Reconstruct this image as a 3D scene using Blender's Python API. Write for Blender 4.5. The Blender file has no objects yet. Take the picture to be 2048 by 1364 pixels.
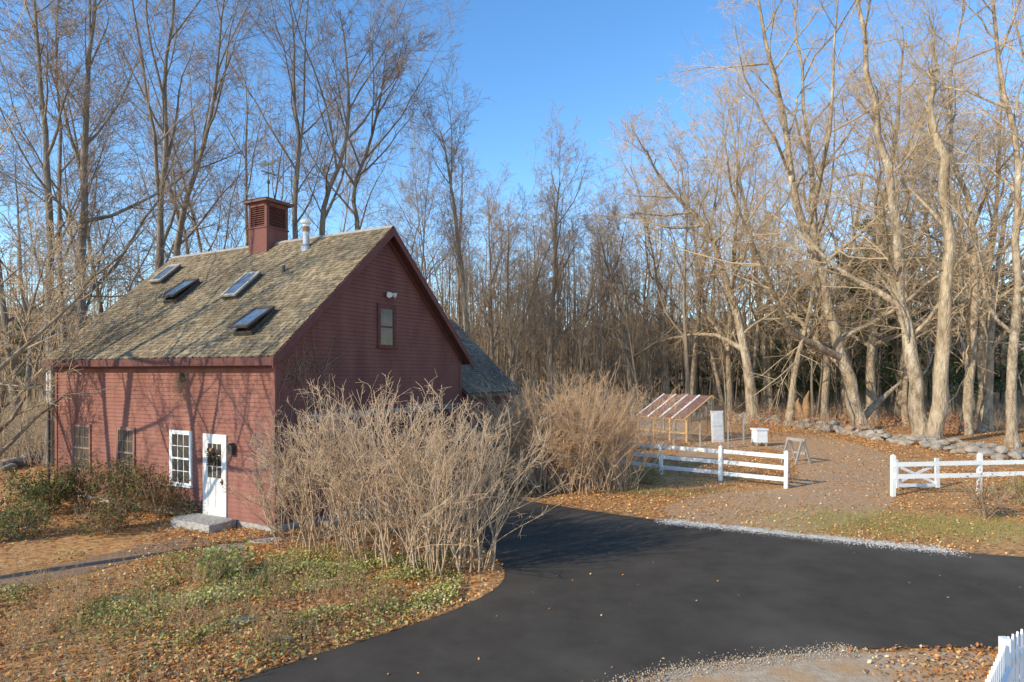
import bpy, math, random
import numpy as np
from mathutils import Vector, Matrix
random.seed(7); rng=np.random.default_rng(7)
R=math.radians
scene=bpy.context.scene
COL=scene.collection
F=1265.0; HZ=743.0; CH=3.8
def g(px,py,z=0.0):
    d=F*CH/(py-HZ); return Vector(((px-1024)/F*d,d,z))
def at(px,py,d):
    return Vector(((px-1024)/F*d,d,CH-(py-HZ)/F*d))
# ---------------------------------------------------------------- materials
def mat(name,c1,c2=None,scale=5.0,rough=0.8,bump=0.0,bscale=30.0,stretch=(1,1,1),attr=False,c3=None,scale3=0.6,w3=0.5,spec=0.3,trans=0.0,metal=0.0,bdist=.03):
    m=bpy.data.materials.new(name); m.use_nodes=True
    nt=m.node_tree; N=nt.nodes; L=nt.links; b=N['Principled BSDF']
    b.inputs['Roughness'].default_value=rough
    b.inputs['Specular IOR Level'].default_value=spec
    b.inputs['Metallic'].default_value=metal
    if attr:
        a=N.new('ShaderNodeVertexColor'); a.layer_name='Col'; L.new(a.outputs['Color'],b.inputs['Base Color'])
        if trans>0:
            t=N.new('ShaderNodeBsdfTranslucent'); L.new(a.outputs['Color'],t.inputs['Color'])
            mx=N.new('ShaderNodeMixShader'); mx.inputs[0].default_value=trans
            L.new(b.outputs[0],mx.inputs[1]); L.new(t.outputs[0],mx.inputs[2]); L.new(mx.outputs[0],N['Material Output'].inputs[0])
    elif c2 is None:
        b.inputs['Base Color'].default_value=(*c1,1)
    if (c2 is not None and not attr) or bump>0:
        tc=N.new('ShaderNodeTexCoord'); mp=N.new('ShaderNodeMapping'); mp.inputs['Scale'].default_value=stretch
        L.new(tc.outputs['Object'],mp.inputs['Vector'])
    if c2 is not None and not attr:
        n=N.new('ShaderNodeTexNoise'); n.inputs['Scale'].default_value=scale; n.inputs['Detail'].default_value=8; n.inputs['Roughness'].default_value=.65
        L.new(mp.outputs[0],n.inputs['Vector'])
        cr=N.new('ShaderNodeValToRGB'); cr.color_ramp.elements[0].position=.32; cr.color_ramp.elements[1].position=.68
        cr.color_ramp.elements[0].color=(*c1,1); cr.color_ramp.elements[1].color=(*c2,1)
        L.new(n.outputs['Fac'],cr.inputs['Fac']); outc=cr.outputs['Color']
        if c3 is not None:
            n3=N.new('ShaderNodeTexNoise'); n3.inputs['Scale'].default_value=scale3; n3.inputs['Detail'].default_value=6
            L.new(mp.outputs[0],n3.inputs['Vector'])
            r3=N.new('ShaderNodeValToRGB'); r3.color_ramp.elements[0].position=w3; r3.color_ramp.elements[1].position=min(w3+.2,1)
            L.new(n3.outputs['Fac'],r3.inputs['Fac'])
            mx=N.new('ShaderNodeMix'); mx.data_type='RGBA'
            L.new(r3.outputs['Color'],mx.inputs['Factor']); L.new(outc,mx.inputs['A']); mx.inputs['B'].default_value=(*c3,1)
            outc=mx.outputs['Result']
        L.new(outc,b.inputs['Base Color'])
    if bump>0:
        nb=N.new('ShaderNodeTexNoise'); nb.inputs['Scale'].default_value=bscale; nb.inputs['Detail'].default_value=6
        L.new(mp.outputs[0],nb.inputs['Vector'])
        bp=N.new('ShaderNodeBump'); bp.inputs['Strength'].default_value=bump; bp.inputs['Distance'].default_value=bdist
        L.new(nb.outputs['Fac'],bp.inputs['Height']); L.new(bp.outputs[0],b.inputs['Normal'])
    return m
def leaf_mat(name,stops,soil,scale=11,soilw=.56):
    """leaf litter: one random leaf colour per small distorted cell, bare soil in patches"""
    m=bpy.data.materials.new(name); m.use_nodes=True; nt=m.node_tree; N=nt.nodes; L=nt.links; b=N['Principled BSDF']; b.inputs['Roughness'].default_value=.95; b.inputs['Specular IOR Level'].default_value=.15
    tc=N.new('ShaderNodeTexCoord'); ns=N.new('ShaderNodeTexNoise'); ns.inputs['Scale'].default_value=6; ns.inputs['Detail'].default_value=4
    L.new(tc.outputs['Object'],ns.inputs['Vector'])
    mm=N.new('ShaderNodeMix'); mm.data_type='VECTOR'; mm.inputs['Factor'].default_value=.12; L.new(tc.outputs['Object'],mm.inputs['A']); L.new(ns.outputs['Color'],mm.inputs['B'])
    v=N.new('ShaderNodeTexVoronoi'); v.inputs['Scale'].default_value=scale; L.new(mm.outputs['Result'],v.inputs['Vector'])
    sp=N.new('ShaderNodeSeparateColor'); L.new(v.outputs['Color'],sp.inputs['Color'])
    cr=N.new('ShaderNodeValToRGB'); e=cr.color_ramp.elements
    e[0].position=0; e[0].color=(*stops[0],1); e[1].position=1; e[1].color=(*stops[-1],1)
    for i,c in enumerate(stops[1:-1]): q=e.new((i+1)/(len(stops)-1)); q.color=(*c,1)
    L.new(sp.outputs[0],cr.inputs['Fac'])
    n3=N.new('ShaderNodeTexNoise'); n3.inputs['Scale'].default_value=.55; n3.inputs['Detail'].default_value=9; n3.inputs['Roughness'].default_value=.7; L.new(tc.outputs['Object'],n3.inputs['Vector'])
    r3=N.new('ShaderNodeValToRGB'); r3.color_ramp.elements[0].position=soilw; r3.color_ramp.elements[1].position=soilw+.14; L.new(n3.outputs['Fac'],r3.inputs['Fac'])
    mx=N.new('ShaderNodeMix'); mx.data_type='RGBA'; L.new(r3.outputs['Color'],mx.inputs['Factor']); L.new(cr.outputs['Color'],mx.inputs['A']); mx.inputs['B'].default_value=(*soil,1)
    L.new(mx.outputs['Result'],b.inputs['Base Color'])
    bp=N.new('ShaderNodeBump'); bp.inputs['Strength'].default_value=.9; bp.inputs['Distance'].default_value=.03; L.new(sp.outputs[1],bp.inputs['Height']); L.new(bp.outputs[0],b.inputs['Normal'])
    return m
def glass_mat(name,tint,tr=.5,rough=.1,spec=.5):
    m=bpy.data.materials.new(name); m.use_nodes=True; nt=m.node_tree; N=nt.nodes; L=nt.links
    b=N['Principled BSDF']; b.inputs['Base Color'].default_value=(*tint,1); b.inputs['Roughness'].default_value=rough; b.inputs['Specular IOR Level'].default_value=spec
    t=N.new('ShaderNodeBsdfTransparent'); mx=N.new('ShaderNodeMixShader'); mx.inputs[0].default_value=tr
    L.new(b.outputs[0],mx.inputs[1]); L.new(t.outputs[0],mx.inputs[2]); L.new(mx.outputs[0],N['Material Output'].inputs[0])
    return m
M={}
M['leaf_ground']=leaf_mat('leaf_ground',[(.26,.12,.05),(.52,.25,.085),(.60,.31,.11),(.32,.16,.07),(.62,.40,.19),(.54,.26,.09)],(.25,.145,.075),scale=15,soilw=.55)
M['asphalt']=mat('asphalt',(.066,.054,.043),(.092,.077,.060),scale=1.6,rough=.93,bump=.35,bscale=160,c3=(.118,.10,.079),scale3=.35,w3=.52,spec=.08)
M['chips']=leaf_mat('chips',[(.38,.22,.11),(.54,.33,.17),(.60,.40,.23),(.44,.25,.12),(.60,.32,.14)],(.48,.31,.18),scale=18,soilw=.44)
M['gravel']=mat('gravel',(.48,.44,.38),(.74,.70,.64),scale=30,rough=.95,bump=.6,bscale=60,c3=(.52,.38,.24),scale3=2.5,w3=.54)
M['sandgravel']=mat('sandy_gravel',(.36,.28,.19),(.58,.48,.36),scale=30,rough=.95,bump=.6,bscale=60,c3=(.50,.31,.16),scale3=2.5,w3=.50)
M['dirt']=mat('dirt',(.38,.27,.16),(.58,.45,.31),scale=8,rough=.95,bump=.5,bscale=30,c3=(.52,.29,.12),scale3=1.2,w3=.48)
M['lawn']=mat('lawn',(.2,.2,.07),(.38,.33,.13),scale=6,rough=.95,bump=.5,bscale=30)
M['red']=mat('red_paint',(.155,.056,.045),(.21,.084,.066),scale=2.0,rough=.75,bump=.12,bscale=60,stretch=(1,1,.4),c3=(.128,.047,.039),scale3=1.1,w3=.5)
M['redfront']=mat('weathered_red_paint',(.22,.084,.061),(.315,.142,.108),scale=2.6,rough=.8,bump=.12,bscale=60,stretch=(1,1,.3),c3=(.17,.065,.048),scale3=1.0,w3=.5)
M['trim']=mat('trim_paint',(.11,.036,.032),(.155,.056,.05),scale=4,rough=.65)
M['doorred']=mat('door_paint',(.10,.032,.028),(.15,.05,.044),scale=3,rough=.7)
M['shingle']=mat('shingle',(1,1,1),attr=True,rough=.9,bump=.4,bscale=50)
M['deck']=mat('roof_deck',(.11,.045,.04),(.15,.06,.05),scale=3)
M['white']=mat('white_paint',(.74,.74,.72),(.86,.86,.84),scale=5,rough=.5)
M['oldwhite']=mat('old_white_paint',(.60,.57,.53),(.82,.80,.77),scale=5,rough=.6)
M['brownframe']=mat('brown_frame',(.24,.15,.12),(.34,.23,.19),scale=4,rough=.7)
M['capbrown']=mat('cap_brown',(.13,.07,.055),(.20,.11,.09),scale=4,rough=.7)
M['pane']=mat('pane',(.03,.035,.04),(.12,.10,.07),scale=2.2,rough=.04,spec=.9)
M['panedark']=mat('dark_pane',(.045,.032,.026),(.15,.085,.055),scale=3.5,rough=.12,spec=.25)
M['skypane']=mat('skylight_glass',(.09,.14,.19),(.14,.20,.27),scale=2,rough=.04,spec=1.0); M['skypane'].node_tree.nodes['Principled BSDF'].inputs['IOR'].default_value=2.6  # blue base colour paints in a sky reflection on the skylight panes
M['darkmetal']=mat('dark_metal',(.05,.045,.04),(.09,.08,.07),scale=5,rough=.45)
M['galv']=mat('galvanised',(.42,.41,.40),(.58,.56,.54),scale=8,rough=.4,metal=.6)
M['rust']=mat('rust',(.25,.12,.06),(.4,.24,.15),scale=9,rough=.8)
M['copper']=mat('old_copper',(.05,.05,.045),(.09,.10,.085),scale=9,rough=.6)
M['granite']=mat('granite',(.30,.28,.25),(.52,.5,.46),scale=9,rough=.9,bump=.9,bscale=16,bdist=.06)
M['concrete']=mat('concrete',(.25,.23,.20),(.36,.33,.29),scale=5,rough=.9,bump=.2,bscale=60)
M['flag']=mat('flagstone_grey',(.28,.24,.19),(.42,.37,.30),scale=5,rough=.95,bump=.5,bscale=20,c3=(.40,.24,.12),scale3=2,w3=.52)
M['stone']=mat('field_stone',(.19,.16,.125),(.45,.40,.335),scale=3,rough=.95,bump=.6,bscale=12,c3=(.36,.23,.12),scale3=1.1,w3=.52)
M['lumber']=mat('lumber',(.46,.26,.10),(.62,.39,.18),scale=6,rough=.75)
M['greywood']=mat('grey_wood',(.28,.25,.21),(.46,.41,.35),scale=7,rough=.85)
BKS=(1,1,.35)
M['bark_dark']=mat('bark_dark',(.11,.085,.063),(.31,.25,.19),scale=4,rough=.95,bump=1,bscale=10,bdist=.07,stretch=BKS,c3=(.37,.32,.255),scale3=1.6,w3=.56)
M['bark_pale']=mat('bark_pale',(.17,.12,.077),(.55,.435,.30),scale=4.2,rough=.95,bump=1,bscale=8,bdist=.16,stretch=(1,1,.45),c3=(.66,.57,.43),scale3=1.4,w3=.55)
M['bark_mid']=mat('bark_mid',(.17,.125,.088),(.40,.31,.22),scale=4,rough=.95,bump=1,bscale=10,bdist=.07,stretch=BKS)
M['deadwood']=mat('deadwood',(.26,.19,.115),(.60,.48,.33),scale=4,rough=.9,bump=1,bscale=9,bdist=.14,stretch=(1,1,.3),c3=(.18,.125,.075),scale3=1.4,w3=.50)
M['rotwood']=mat('rotwood',(.22,.11,.05),(.42,.25,.12),scale=5,rough=.9,bump=.7,bscale=14)
M['twig_dark']=mat('twig_dark',(.25,.185,.14),(.38,.285,.205),scale=.6,rough=.9)
M['twig_pale']=mat('twig_pale',(.48,.345,.21),(.64,.48,.30),scale=.6,rough=.9)
M['twig_far']=mat('twig_far',(.34,.245,.155),(.49,.36,.235),scale=.3,rough=.9)
M['cane']=mat('cane',(.40,.27,.17),(.60,.435,.285),scale=3,rough=.85)
M['canetwig']=mat('cane_twig',(.54,.375,.235),(.68,.49,.32),scale=2,rough=.85)
M['canetwig2']=mat('cane_twig_orange',(.54,.335,.185),(.68,.45,.26),scale=2,rough=.85)
M['leaves']=mat('leaves',(1,1,1),attr=True,rough=.85,spec=.15)
M['greens']=mat('green_leaves',(1,1,1),attr=True,rough=.8,trans=.25)
M['needles']=mat('needles',(1,1,1),attr=True,rough=.8)
M['hill']=mat('hill_wood',(.16,.12,.085),(.34,.26,.18),scale=.9,rough=1,stretch=(1,1,.12),c3=(.12,.12,.07),scale3=.05,w3=.53)
M['glass']=glass_mat('greenhouse_glass',(.55,.55,.55),.82,.15)
M['roofglass']=glass_mat('greenhouse_roof_glass',(.27,.13,.10),.3,.22,.35)
def brick_mat():
    m=bpy.data.materials.new('brick_path'); m.use_nodes=True; nt=m.node_tree; N=nt.nodes; L=nt.links; b=N['Principled BSDF']
    tc=N.new('ShaderNodeTexCoord'); mp=N.new('ShaderNodeMapping'); mp.inputs['Rotation'].default_value=(0,0,R(-29)); br=N.new('ShaderNodeTexBrick')
    br.inputs['Scale'].default_value=1; br.inputs['Brick Width'].default_value=.22; br.inputs['Row Height'].default_value=.1; br.inputs['Mortar Size'].default_value=.008
    br.inputs['Color1'].default_value=(.38,.24,.14,1); br.inputs['Color2'].default_value=(.29,.18,.11,1); br.inputs['Mortar'].default_value=(.17,.12,.075,1)
    L.new(tc.outputs['Object'],mp.inputs[0]); L.new(mp.outputs[0],br.inputs['Vector']); L.new(br.outputs['Color'],b.inputs['Base Color']); b.inputs['Roughness'].default_value=.95; b.inputs['Specular IOR Level'].default_value=.1
    return m
M['brick']=brick_mat()
# ---------------------------------------------------------------- object helpers
def tag(o,label,cat,group=None,kind=None):
    if label: o['label']=label
    if cat: o['category']=cat
    if group: o['group']=group
    if kind: o['kind']=kind
    return o
def thing(name,label,cat,loc=(0,0,0),rotz=0,group=None,scale=1):
    o=bpy.data.objects.new(name,None); COL.objects.link(o); o.location=loc if loc is not None else (0,0,0); o.rotation_euler=(0,0,rotz); o.scale=(scale,)*3
    o.empty_display_size=.2
    return tag(o,label,cat,group)
def link(name,me,m,parent=None):
    if m and not me.materials: me.materials.append(m)
    o=bpy.data.objects.new(name,me); COL.objects.link(o)
    if parent: o.parent=parent
    return o
def dup(root,loc,rotz,scale=1,label=None,group=None,sz=None):
    r=root.copy(); COL.objects.link(r); r.location=loc; r.rotation_euler=(0,0,rotz); r.scale=(scale,scale,sz or scale)
    if label: r['label']=label
    if group: r['group']=group
    for ch in list(root.children):
        c=ch.copy(); COL.objects.link(c); c.parent=r
        for gch in ch.children:
            d=gch.copy(); COL.objects.link(d); d.parent=c
    return r
def npmesh(name,V,Fc,cols=None):
    me=bpy.data.meshes.new(name); V=np.ascontiguousarray(V,dtype=np.float32); Fc=np.ascontiguousarray(Fc,dtype=np.int32)
    me.vertices.add(len(V)); me.vertices.foreach_set('co',V.ravel())
    n,k=Fc.shape
    me.loops.add(n*k); me.loops.foreach_set('vertex_index',Fc.ravel())
    me.polygons.add(n); me.polygons.foreach_set('loop_start',np.arange(0,n*k,k,dtype=np.int32))
    me.update(calc_edges=True)
    if cols is not None:
        a=me.color_attributes.new('Col','FLOAT_COLOR','POINT')
        c=np.ones((len(V),4),dtype=np.float32); c[:,:3]=cols; a.data.foreach_set('color',c.ravel())
    return me
class MB:
    def __init__(s): s.v=[]; s.f=[]
    def hexa(s,p):
        b=len(s.v); s.v+= [tuple(q) for q in p]
        for f in ((0,3,2,1),(4,5,6,7),(0,1,5,4),(1,2,6,5),(2,3,7,6),(3,0,4,7)): s.f.append(tuple(b+i for i in f))
    def box(s,x0,x1,y0,y1,z0,z1):
        x0,x1=sorted((x0,x1)); y0,y1=sorted((y0,y1)); z0,z1=sorted((z0,z1))
        s.hexa([(x0,y0,z0),(x1,y0,z0),(x1,y1,z0),(x0,y1,z0),(x0,y0,z1),(x1,y0,z1),(x1,y1,z1),(x0,y1,z1)])
    def obox(s,o,ax,ay,az,a,b,c):
        P=[]
        for zc in c:
            for (xa,yb) in ((a[0],b[0]),(a[1],b[0]),(a[1],b[1]),(a[0],b[1])): P.append(o+ax*xa+ay*yb+az*zc)
        s.hexa(P)
    def bar(s,p,q,w,h,up=Vector((0,0,1))):
        p=Vector(p); q=Vector(q); d=(q-p); L=d.length; d.normalize(); x=d.cross(up)
        if x.length<1e-4: x=Vector((1,0,0))
        x.normalize(); z=x.cross(d)
        s.obox(p,d,x,z,(0,L),(-w/2,w/2),(-h/2,h/2))
    def quad(s,*p):
        b=len(s.v); s.v+=[tuple(q) for q in p]; s.f.append(tuple(range(b,b+len(p))))
    def prism(s,poly,off):
        b=len(s.v); n=len(poly); off=Vector(off)
        s.v+=[tuple(p) for p in poly]+[tuple(Vector(p)+off) for p in poly]
        s.f.append(tuple(range(b,b+n))[::-1]); s.f.append(tuple(range(b+n,b+2*n)))
        for i in range(n):
            j=(i+1)%n; s.f.append((b+i,b+j,b+n+j,b+n+i))
    def lathe(s,c,prof,n=16):
        b=len(s.v)
        for (r,z) in prof:
            for k in range(n): s.v.append((c[0]+r*math.cos(2*math.pi*k/n),c[1]+r*math.sin(2*math.pi*k/n),c[2]+z))
        for i in range(len(prof)-1):
            for k in range(n):
                k2=(k+1)%n; s.f.append((b+i*n+k,b+i*n+k2,b+(i+1)*n+k2,b+(i+1)*n+k))
        s.f.append(tuple(b+k for k in range(n))[::-1]); s.f.append(tuple(b+(len(prof)-1)*n+k for k in range(n)))
    def mesh(s,name):
        me=bpy.data.meshes.new(name); me.from_pydata(s.v,[],s.f); me.update()
        import bmesh
        bm=bmesh.new(); bm.from_mesh(me); bmesh.ops.recalc_face_normals(bm,faces=bm.faces[:]); bm.to_mesh(me); bm.free(); return me
    def build(s,name,m,parent=None): return link(name,s.mesh(name),m,parent)
def tubes(name,brs,sides):
    groups={}
    for p,r in brs: groups.setdefault(len(p),([],[])); groups[len(p)][0].append(p); groups[len(p)][1].append(r)
    VV=[];FF=[];off=0
    for n,(ps,rs) in groups.items():
        s=sides(n) if callable(sides) else sides
        P=np.array([[tuple(q) for q in p] for p in ps],dtype=float); Rr=np.array(rs,dtype=float); B=len(P)
        T=np.empty_like(P); T[:,1:-1]=P[:,2:]-P[:,:-2]; T[:,0]=P[:,1]-P[:,0]; T[:,-1]=P[:,-1]-P[:,-2]
        T/=np.linalg.norm(T,axis=2,keepdims=True)+1e-9
        mt=P[:,-1]-P[:,0]; mt/=np.linalg.norm(mt,axis=1,keepdims=True)+1e-9
        ref=np.where(np.abs(mt[:,2:3])>.8,np.array([[1.,.13,0]]),np.array([[0,0,1.]]))[:,None,:]
        A=np.cross(T,ref); A/=np.linalg.norm(A,axis=2,keepdims=True)+1e-9
        Bv=np.cross(T,A)
        an=2*np.pi*np.arange(s)/s
        RR=Rr[:,:,None,None]
        if s>=8: RR=RR*rng.uniform(.82,1.18,size=(B,n,s,1))
        V=P[:,:,None,:]+RR*(np.cos(an)[None,None,:,None]*A[:,:,None,:]+np.sin(an)[None,None,:,None]*Bv[:,:,None,:])
        VV.append(V.reshape(-1,3))
        b=np.arange(B)[:,None,None]*(n*s); i=np.arange(n-1)[None,:,None]*s; k=np.arange(s)[None,None,:]; k2=(k+1)%s
        q=np.stack([b+i+k,b+i+k2,b+i+s+k2,b+i+s+k],axis=-1).reshape(-1,4)+off
        FF.append(q); off+=B*n*s
    return npmesh(name,np.concatenate(VV),np.concatenate(FF))
def leafmesh(name,Cn,size,cols,flat=0.0,aspect=.62):
    n=len(Cn); Cn=np.asarray(Cn,float)
    size=np.broadcast_to(np.asarray(size,float),(n,))
    nrm=rng.normal(size=(n,3)); nrm[:,2]=np.abs(nrm[:,2])+flat; nrm/=np.linalg.norm(nrm,axis=1,keepdims=True)
    t=rng.normal(size=(n,3)); A=np.cross(nrm,t); A/=np.linalg.norm(A,axis=1,keepdims=True)+1e-9; B=np.cross(nrm,A)
    s=size[:,None]
    fold=nrm*s*rng.uniform(-.25,.35,size=(n,1))
    V=np.stack([Cn-A*s,Cn+B*s*aspect+fold,Cn+A*s,Cn-B*s*aspect+fold],axis=1).reshape(-1,3)
    Fc=np.arange(n*4).reshape(n,4)
    T=np.concatenate([Fc[:,[0,2,1]],Fc[:,[0,3,2]]])
    return npmesh(name,V,T,np.repeat(cols,4,axis=0))
def pal(n,colors,w=None,jit=.25):
    c=np.array(colors)[rng.choice(len(colors),n,p=w)]
    return np.clip(c*rng.uniform(1-jit,1+jit,size=(n,1)),0,1)
def rv(): return Vector((random.gauss(0,1),random.gauss(0,1),random.gauss(0,1)))
UP=Vector((0,0,1))
def inpoly(x,y,poly):
    ins=np.zeros(len(x),bool); n=len(poly); j=n-1
    for i in range(n):
        xi,yi=poly[i][0],poly[i][1]; xj,yj=poly[j][0],poly[j][1]
        c=((yi>y)!=(yj>y))&(x<(xj-xi)*(y-yi)/((yj-yi)+1e-12)+xi); ins^=c; j=i
    return ins
def nz(x,y,sc,seed=0):
    r=np.random.default_rng(seed); o=np.zeros_like(x)
    for k in range(7):
        a=r.uniform(0,6.28); f=sc*r.uniform(.5,2.2); o+=np.sin(f*(x*np.cos(a)+y*np.sin(a))+r.uniform(0,6.28))
    return o/3.0
def smooth(poly,it=2):
    for _ in range(it):
        o=[]
        for i in range(len(poly)):
            p=poly[i]; q=poly[(i+1)%len(poly)]; o+= [p*.75+q*.25,p*.25+q*.75]
        poly=o
    return poly
def smooth_open(p,it=2):
    for _ in range(it):
        o=[p[0]]
        for i in range(len(p)-1): o+=[p[i]*.75+p[i+1]*.25,p[i]*.25+p[i+1]*.75]
        p=o+[p[-1]]
    return p
def sheet(name,poly,z,m):
    me=bpy.data.meshes.new(name); me.from_pydata([(p[0],p[1],z) for p in poly],[],[tuple(range(len(poly)))]); me.update()
    if me.polygons[0].normal.z<0: me.flip_normals()
    import bmesh
    bm=bmesh.new(); bm.from_mesh(me); bmesh.ops.triangulate(bm,faces=bm.faces[:]); bm.to_mesh(me); bm.free()
    o=link(name,me,m); o['kind']='structure'; return o
def ribbon(name,pl,w,z,m,ragged=.3):
    V=[];Fc=[]
    for i,p in enumerate(pl):
        a=pl[max(i-1,0)]; b=pl[min(i+1,len(pl)-1)]; d=(b-a); d.z=0; d.normalize(); nn=Vector((-d.y,d.x,0))
        w1=w*(.5+random.uniform(-ragged,ragged)); w2=w*(.5+random.uniform(-ragged,ragged))
        V+=[(p.x+nn.x*w1,p.y+nn.y*w1,z),(p.x-nn.x*w2,p.y-nn.y*w2,z)]
        if i: Fc.append((2*i-2,2*i-1,2*i+1,2*i))
    me=bpy.data.meshes.new(name); me.from_pydata(V,[],Fc); me.update()
    if me.polygons[0].normal.z<0: me.flip_normals()
    o=link(name,me,m); o['kind']='structure'; return o
# ---------------------------------------------------------------- camera, light
cam=bpy.data.cameras.new('camera'); co=bpy.data.objects.new('camera',cam); COL.objects.link(co)
co.location=(0,0,CH); co.rotation_euler=(R(90),0,0); cam.sensor_width=36; cam.lens=36*F/2048; cam.shift_y=(HZ-682)/2048; cam.clip_end=2000; cam.clip_start=.05
scene.camera=co
EL=R(27); hz=Vector((.82,.57,0)).normalized()
Ld=Vector((hz.x*math.cos(EL),hz.y*math.cos(EL),-math.sin(EL)))
sun=bpy.data.lights.new('sun','SUN'); sun.energy=5.0; sun.angle=R(.5); sun.color=(1,.88,.66)
so=bpy.data.objects.new('sun',sun); COL.objects.link(so); so.rotation_euler=Ld.to_track_quat('-Z','Y').to_euler(); so.location=(-20,-15,20)
w=bpy.data.worlds.new('World'); scene.world=w; w.use_nodes=True
nt=w.node_tree; bg=nt.nodes['Background']; sky=nt.nodes.new('ShaderNodeTexSky'); sky.sky_type='NISHITA'; sky.sun_disc=False
sky.sun_elevation=EL; sky.sun_rotation=math.atan2(-hz.x,-hz.y)%(2*math.pi); sky.altitude=0; sky.air_density=1.0; sky.dust_density=0.0; sky.ozone_density=3.0
hs=nt.nodes.new('ShaderNodeHueSaturation'); hs.inputs['Saturation'].default_value=1.18; hs.inputs['Value'].default_value=1.9
nt.links.new(sky.outputs[0],hs.inputs['Color']); nt.links.new(hs.outputs[0],bg.inputs['Color']); bg.inputs['Strength'].default_value=.15
scene.view_settings.view_transform='Standard'; scene.view_settings.look='None'; scene.view_settings.exposure=0
# ---------------------------------------------------------------- setting
BC=Vector((-5.594,14.93,0)); ca,sa=.874,.486; BROT=math.atan2(-sa,ca)
def b2w(x,y,z=0): return Vector((BC.x+x*ca+y*sa,BC.y-x*sa+y*ca,z))
def w2b(p): r=p-BC; return (r.x*ca-r.y*sa, r.x*sa+r.y*ca)
sheet('ground',[Vector((-500,-60,0)),Vector((500,-60,0)),Vector((500,700,0)),Vector((-500,700,0))],0,M['leaf_ground'])
upper=smooth_open([g(1000,992),g(1100,1010),g(1250,1032),g(1400,1052),g(1600,1074),g(1850,1099),g(2048,1116),g(2400,1135)],2)
lower=smooth_open([g(2400,1285),g(2048,1300),g(1900,1296),g(1700,1299),g(1500,1317),g(1330,1342),g(1240,1375),g(1180,1420),g(1120,1500)],2)
left=smooth_open([g(250,1500),g(400,1395),g(480,1362),g(600,1320),g(750,1275),g(900,1226),g(985,1185),g(1016,1152),g(990,1112),g(955,1085),g(870,1055),g(820,1025)],2)+[b2w(.8,7.6)]
drive=upper+lower+left
sheet('driveway',drive,.012,M['asphalt'])
track=smooth([g(1575,1070),g(1400,1046),g(1300,1020),g(1420,985),g(1580,978),g(1600,940),g(1590,915),g(1540,895),g(1480,905),g(1420,925),g(1330,920),g(1400,880),g(1490,862),g(1640,868),g(1760,900),g(1800,930),g(1790,992),g(1760,1040)],2)
sheet('wood_chip_track',track,.004,M['chips'])
sheet('dirt_patch',smooth([g(1200,1440),g(1320,1352),g(1500,1326),g(1700,1306),g(1900,1303),g(2048,1308),g(2300,1320),g(2300,1500),g(1200,1500)],1),.004,M['dirt'])
gravel=smooth_open([g(1340,1044),g(1400,1051),g(1600,1072),g(1750,1088),g(1890,1102)],4)
gravelf=smooth_open([g(1200,1388),g(1330,1345),g(1500,1320),g(1700,1301)],4)
ribbon('gravel_edge',gravel,.55,.008,M['gravel'],.2)
ribbon('gravel_edge_front',gravelf,.26,.008,M['sandgravel'],.45)
ribbon('path',smooth_open([g(-250,1250),g(-20,1172),g(140,1140),g(280,1105),g(405,1078)],3),1.0,.006,M['brick'],.02)
sheet('lawn',[g(-700,835),g(60,835),g(115,850),g(112,875),g(40,900),g(-300,930),g(-900,930)],.004,M['lawn'])
V=[];Fc=[];n=700
for i in range(n+1):
    a=R(35+110*i/n); h=20+2*math.sin(i*.05)+1.2*math.sin(i*.13)+random.gauss(0,1.0); r0=185
    V+=[(r0*math.cos(a)*1.3,r0*math.sin(a),-1),(215*math.cos(a)*1.3,215*math.sin(a),h)]
    if i: Fc.append((2*i-2,2*i-1,2*i+1,2*i))
me=bpy.data.meshes.new('hills'); me.from_pydata(V,[],Fc); me.update(); o=link('hills',me,M['hill']); o['kind']='structure'
ap=MB(); ap.box(.04,.8,1.0,7.4,-.05,.13); o=ap.build('apron',M['concrete']); o.location=BC; o.rotation_euler=(0,0,BROT); o['kind']='structure'
# ---------------------------------------------------------------- barn
barn=thing('barn','dark red clapboard barn with weathered shingle roof, cupola and white door','barn',BC,BROT)
LX=9.84; WY=7.89; YM=WY/2; ZR=7.99; K=3.83/4.245; OV=.3; ZD=.10
def zroof(y): return ZR-abs(y-YM)*K
def clap(mb,mapf,a0,a1,z0,z1,e=.108,widthf=None):
    z=z0
    while z<z1-.01:
        zt=min(z+e,z1)
        l0,r0=(a0,a1) if not widthf else widthf(z); l1,r1=(a0,a1) if not widthf else widthf(zt)
        if r0-l0<.05: break
        ob=.023+random.uniform(-.003,.002)
        mb.quad(mapf(l0,ob,z),mapf(r0,ob,z),mapf(r1,.002,zt),mapf(l1,.002,zt))
        mb.quad(mapf(l0,0,z),mapf(r0,0,z),mapf(r0,ob,z),mapf(l0,ob,z))
        z+=e
mf=lambda a,o_,z:(a,-o_,z)
mg=lambda a,o_,z:(o_,a,z)
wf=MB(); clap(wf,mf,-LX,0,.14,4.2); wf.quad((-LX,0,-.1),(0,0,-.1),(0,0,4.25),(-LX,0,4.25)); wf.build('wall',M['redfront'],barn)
def gw(z):
    if z<=zroof(0)-.12: return (0,WY)
    d=(ZR-.12-z)/K; return (YM-d,YM+d)
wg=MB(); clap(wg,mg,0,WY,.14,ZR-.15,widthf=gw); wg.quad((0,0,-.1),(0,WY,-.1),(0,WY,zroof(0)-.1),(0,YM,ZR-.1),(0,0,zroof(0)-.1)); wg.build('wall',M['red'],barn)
wb=MB(); wb.quad((0,WY,-.1),(-LX,WY,-.1),(-LX,WY,4.3),(0,WY,4.3)); wb.build('wall',M['red'],barn)
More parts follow.
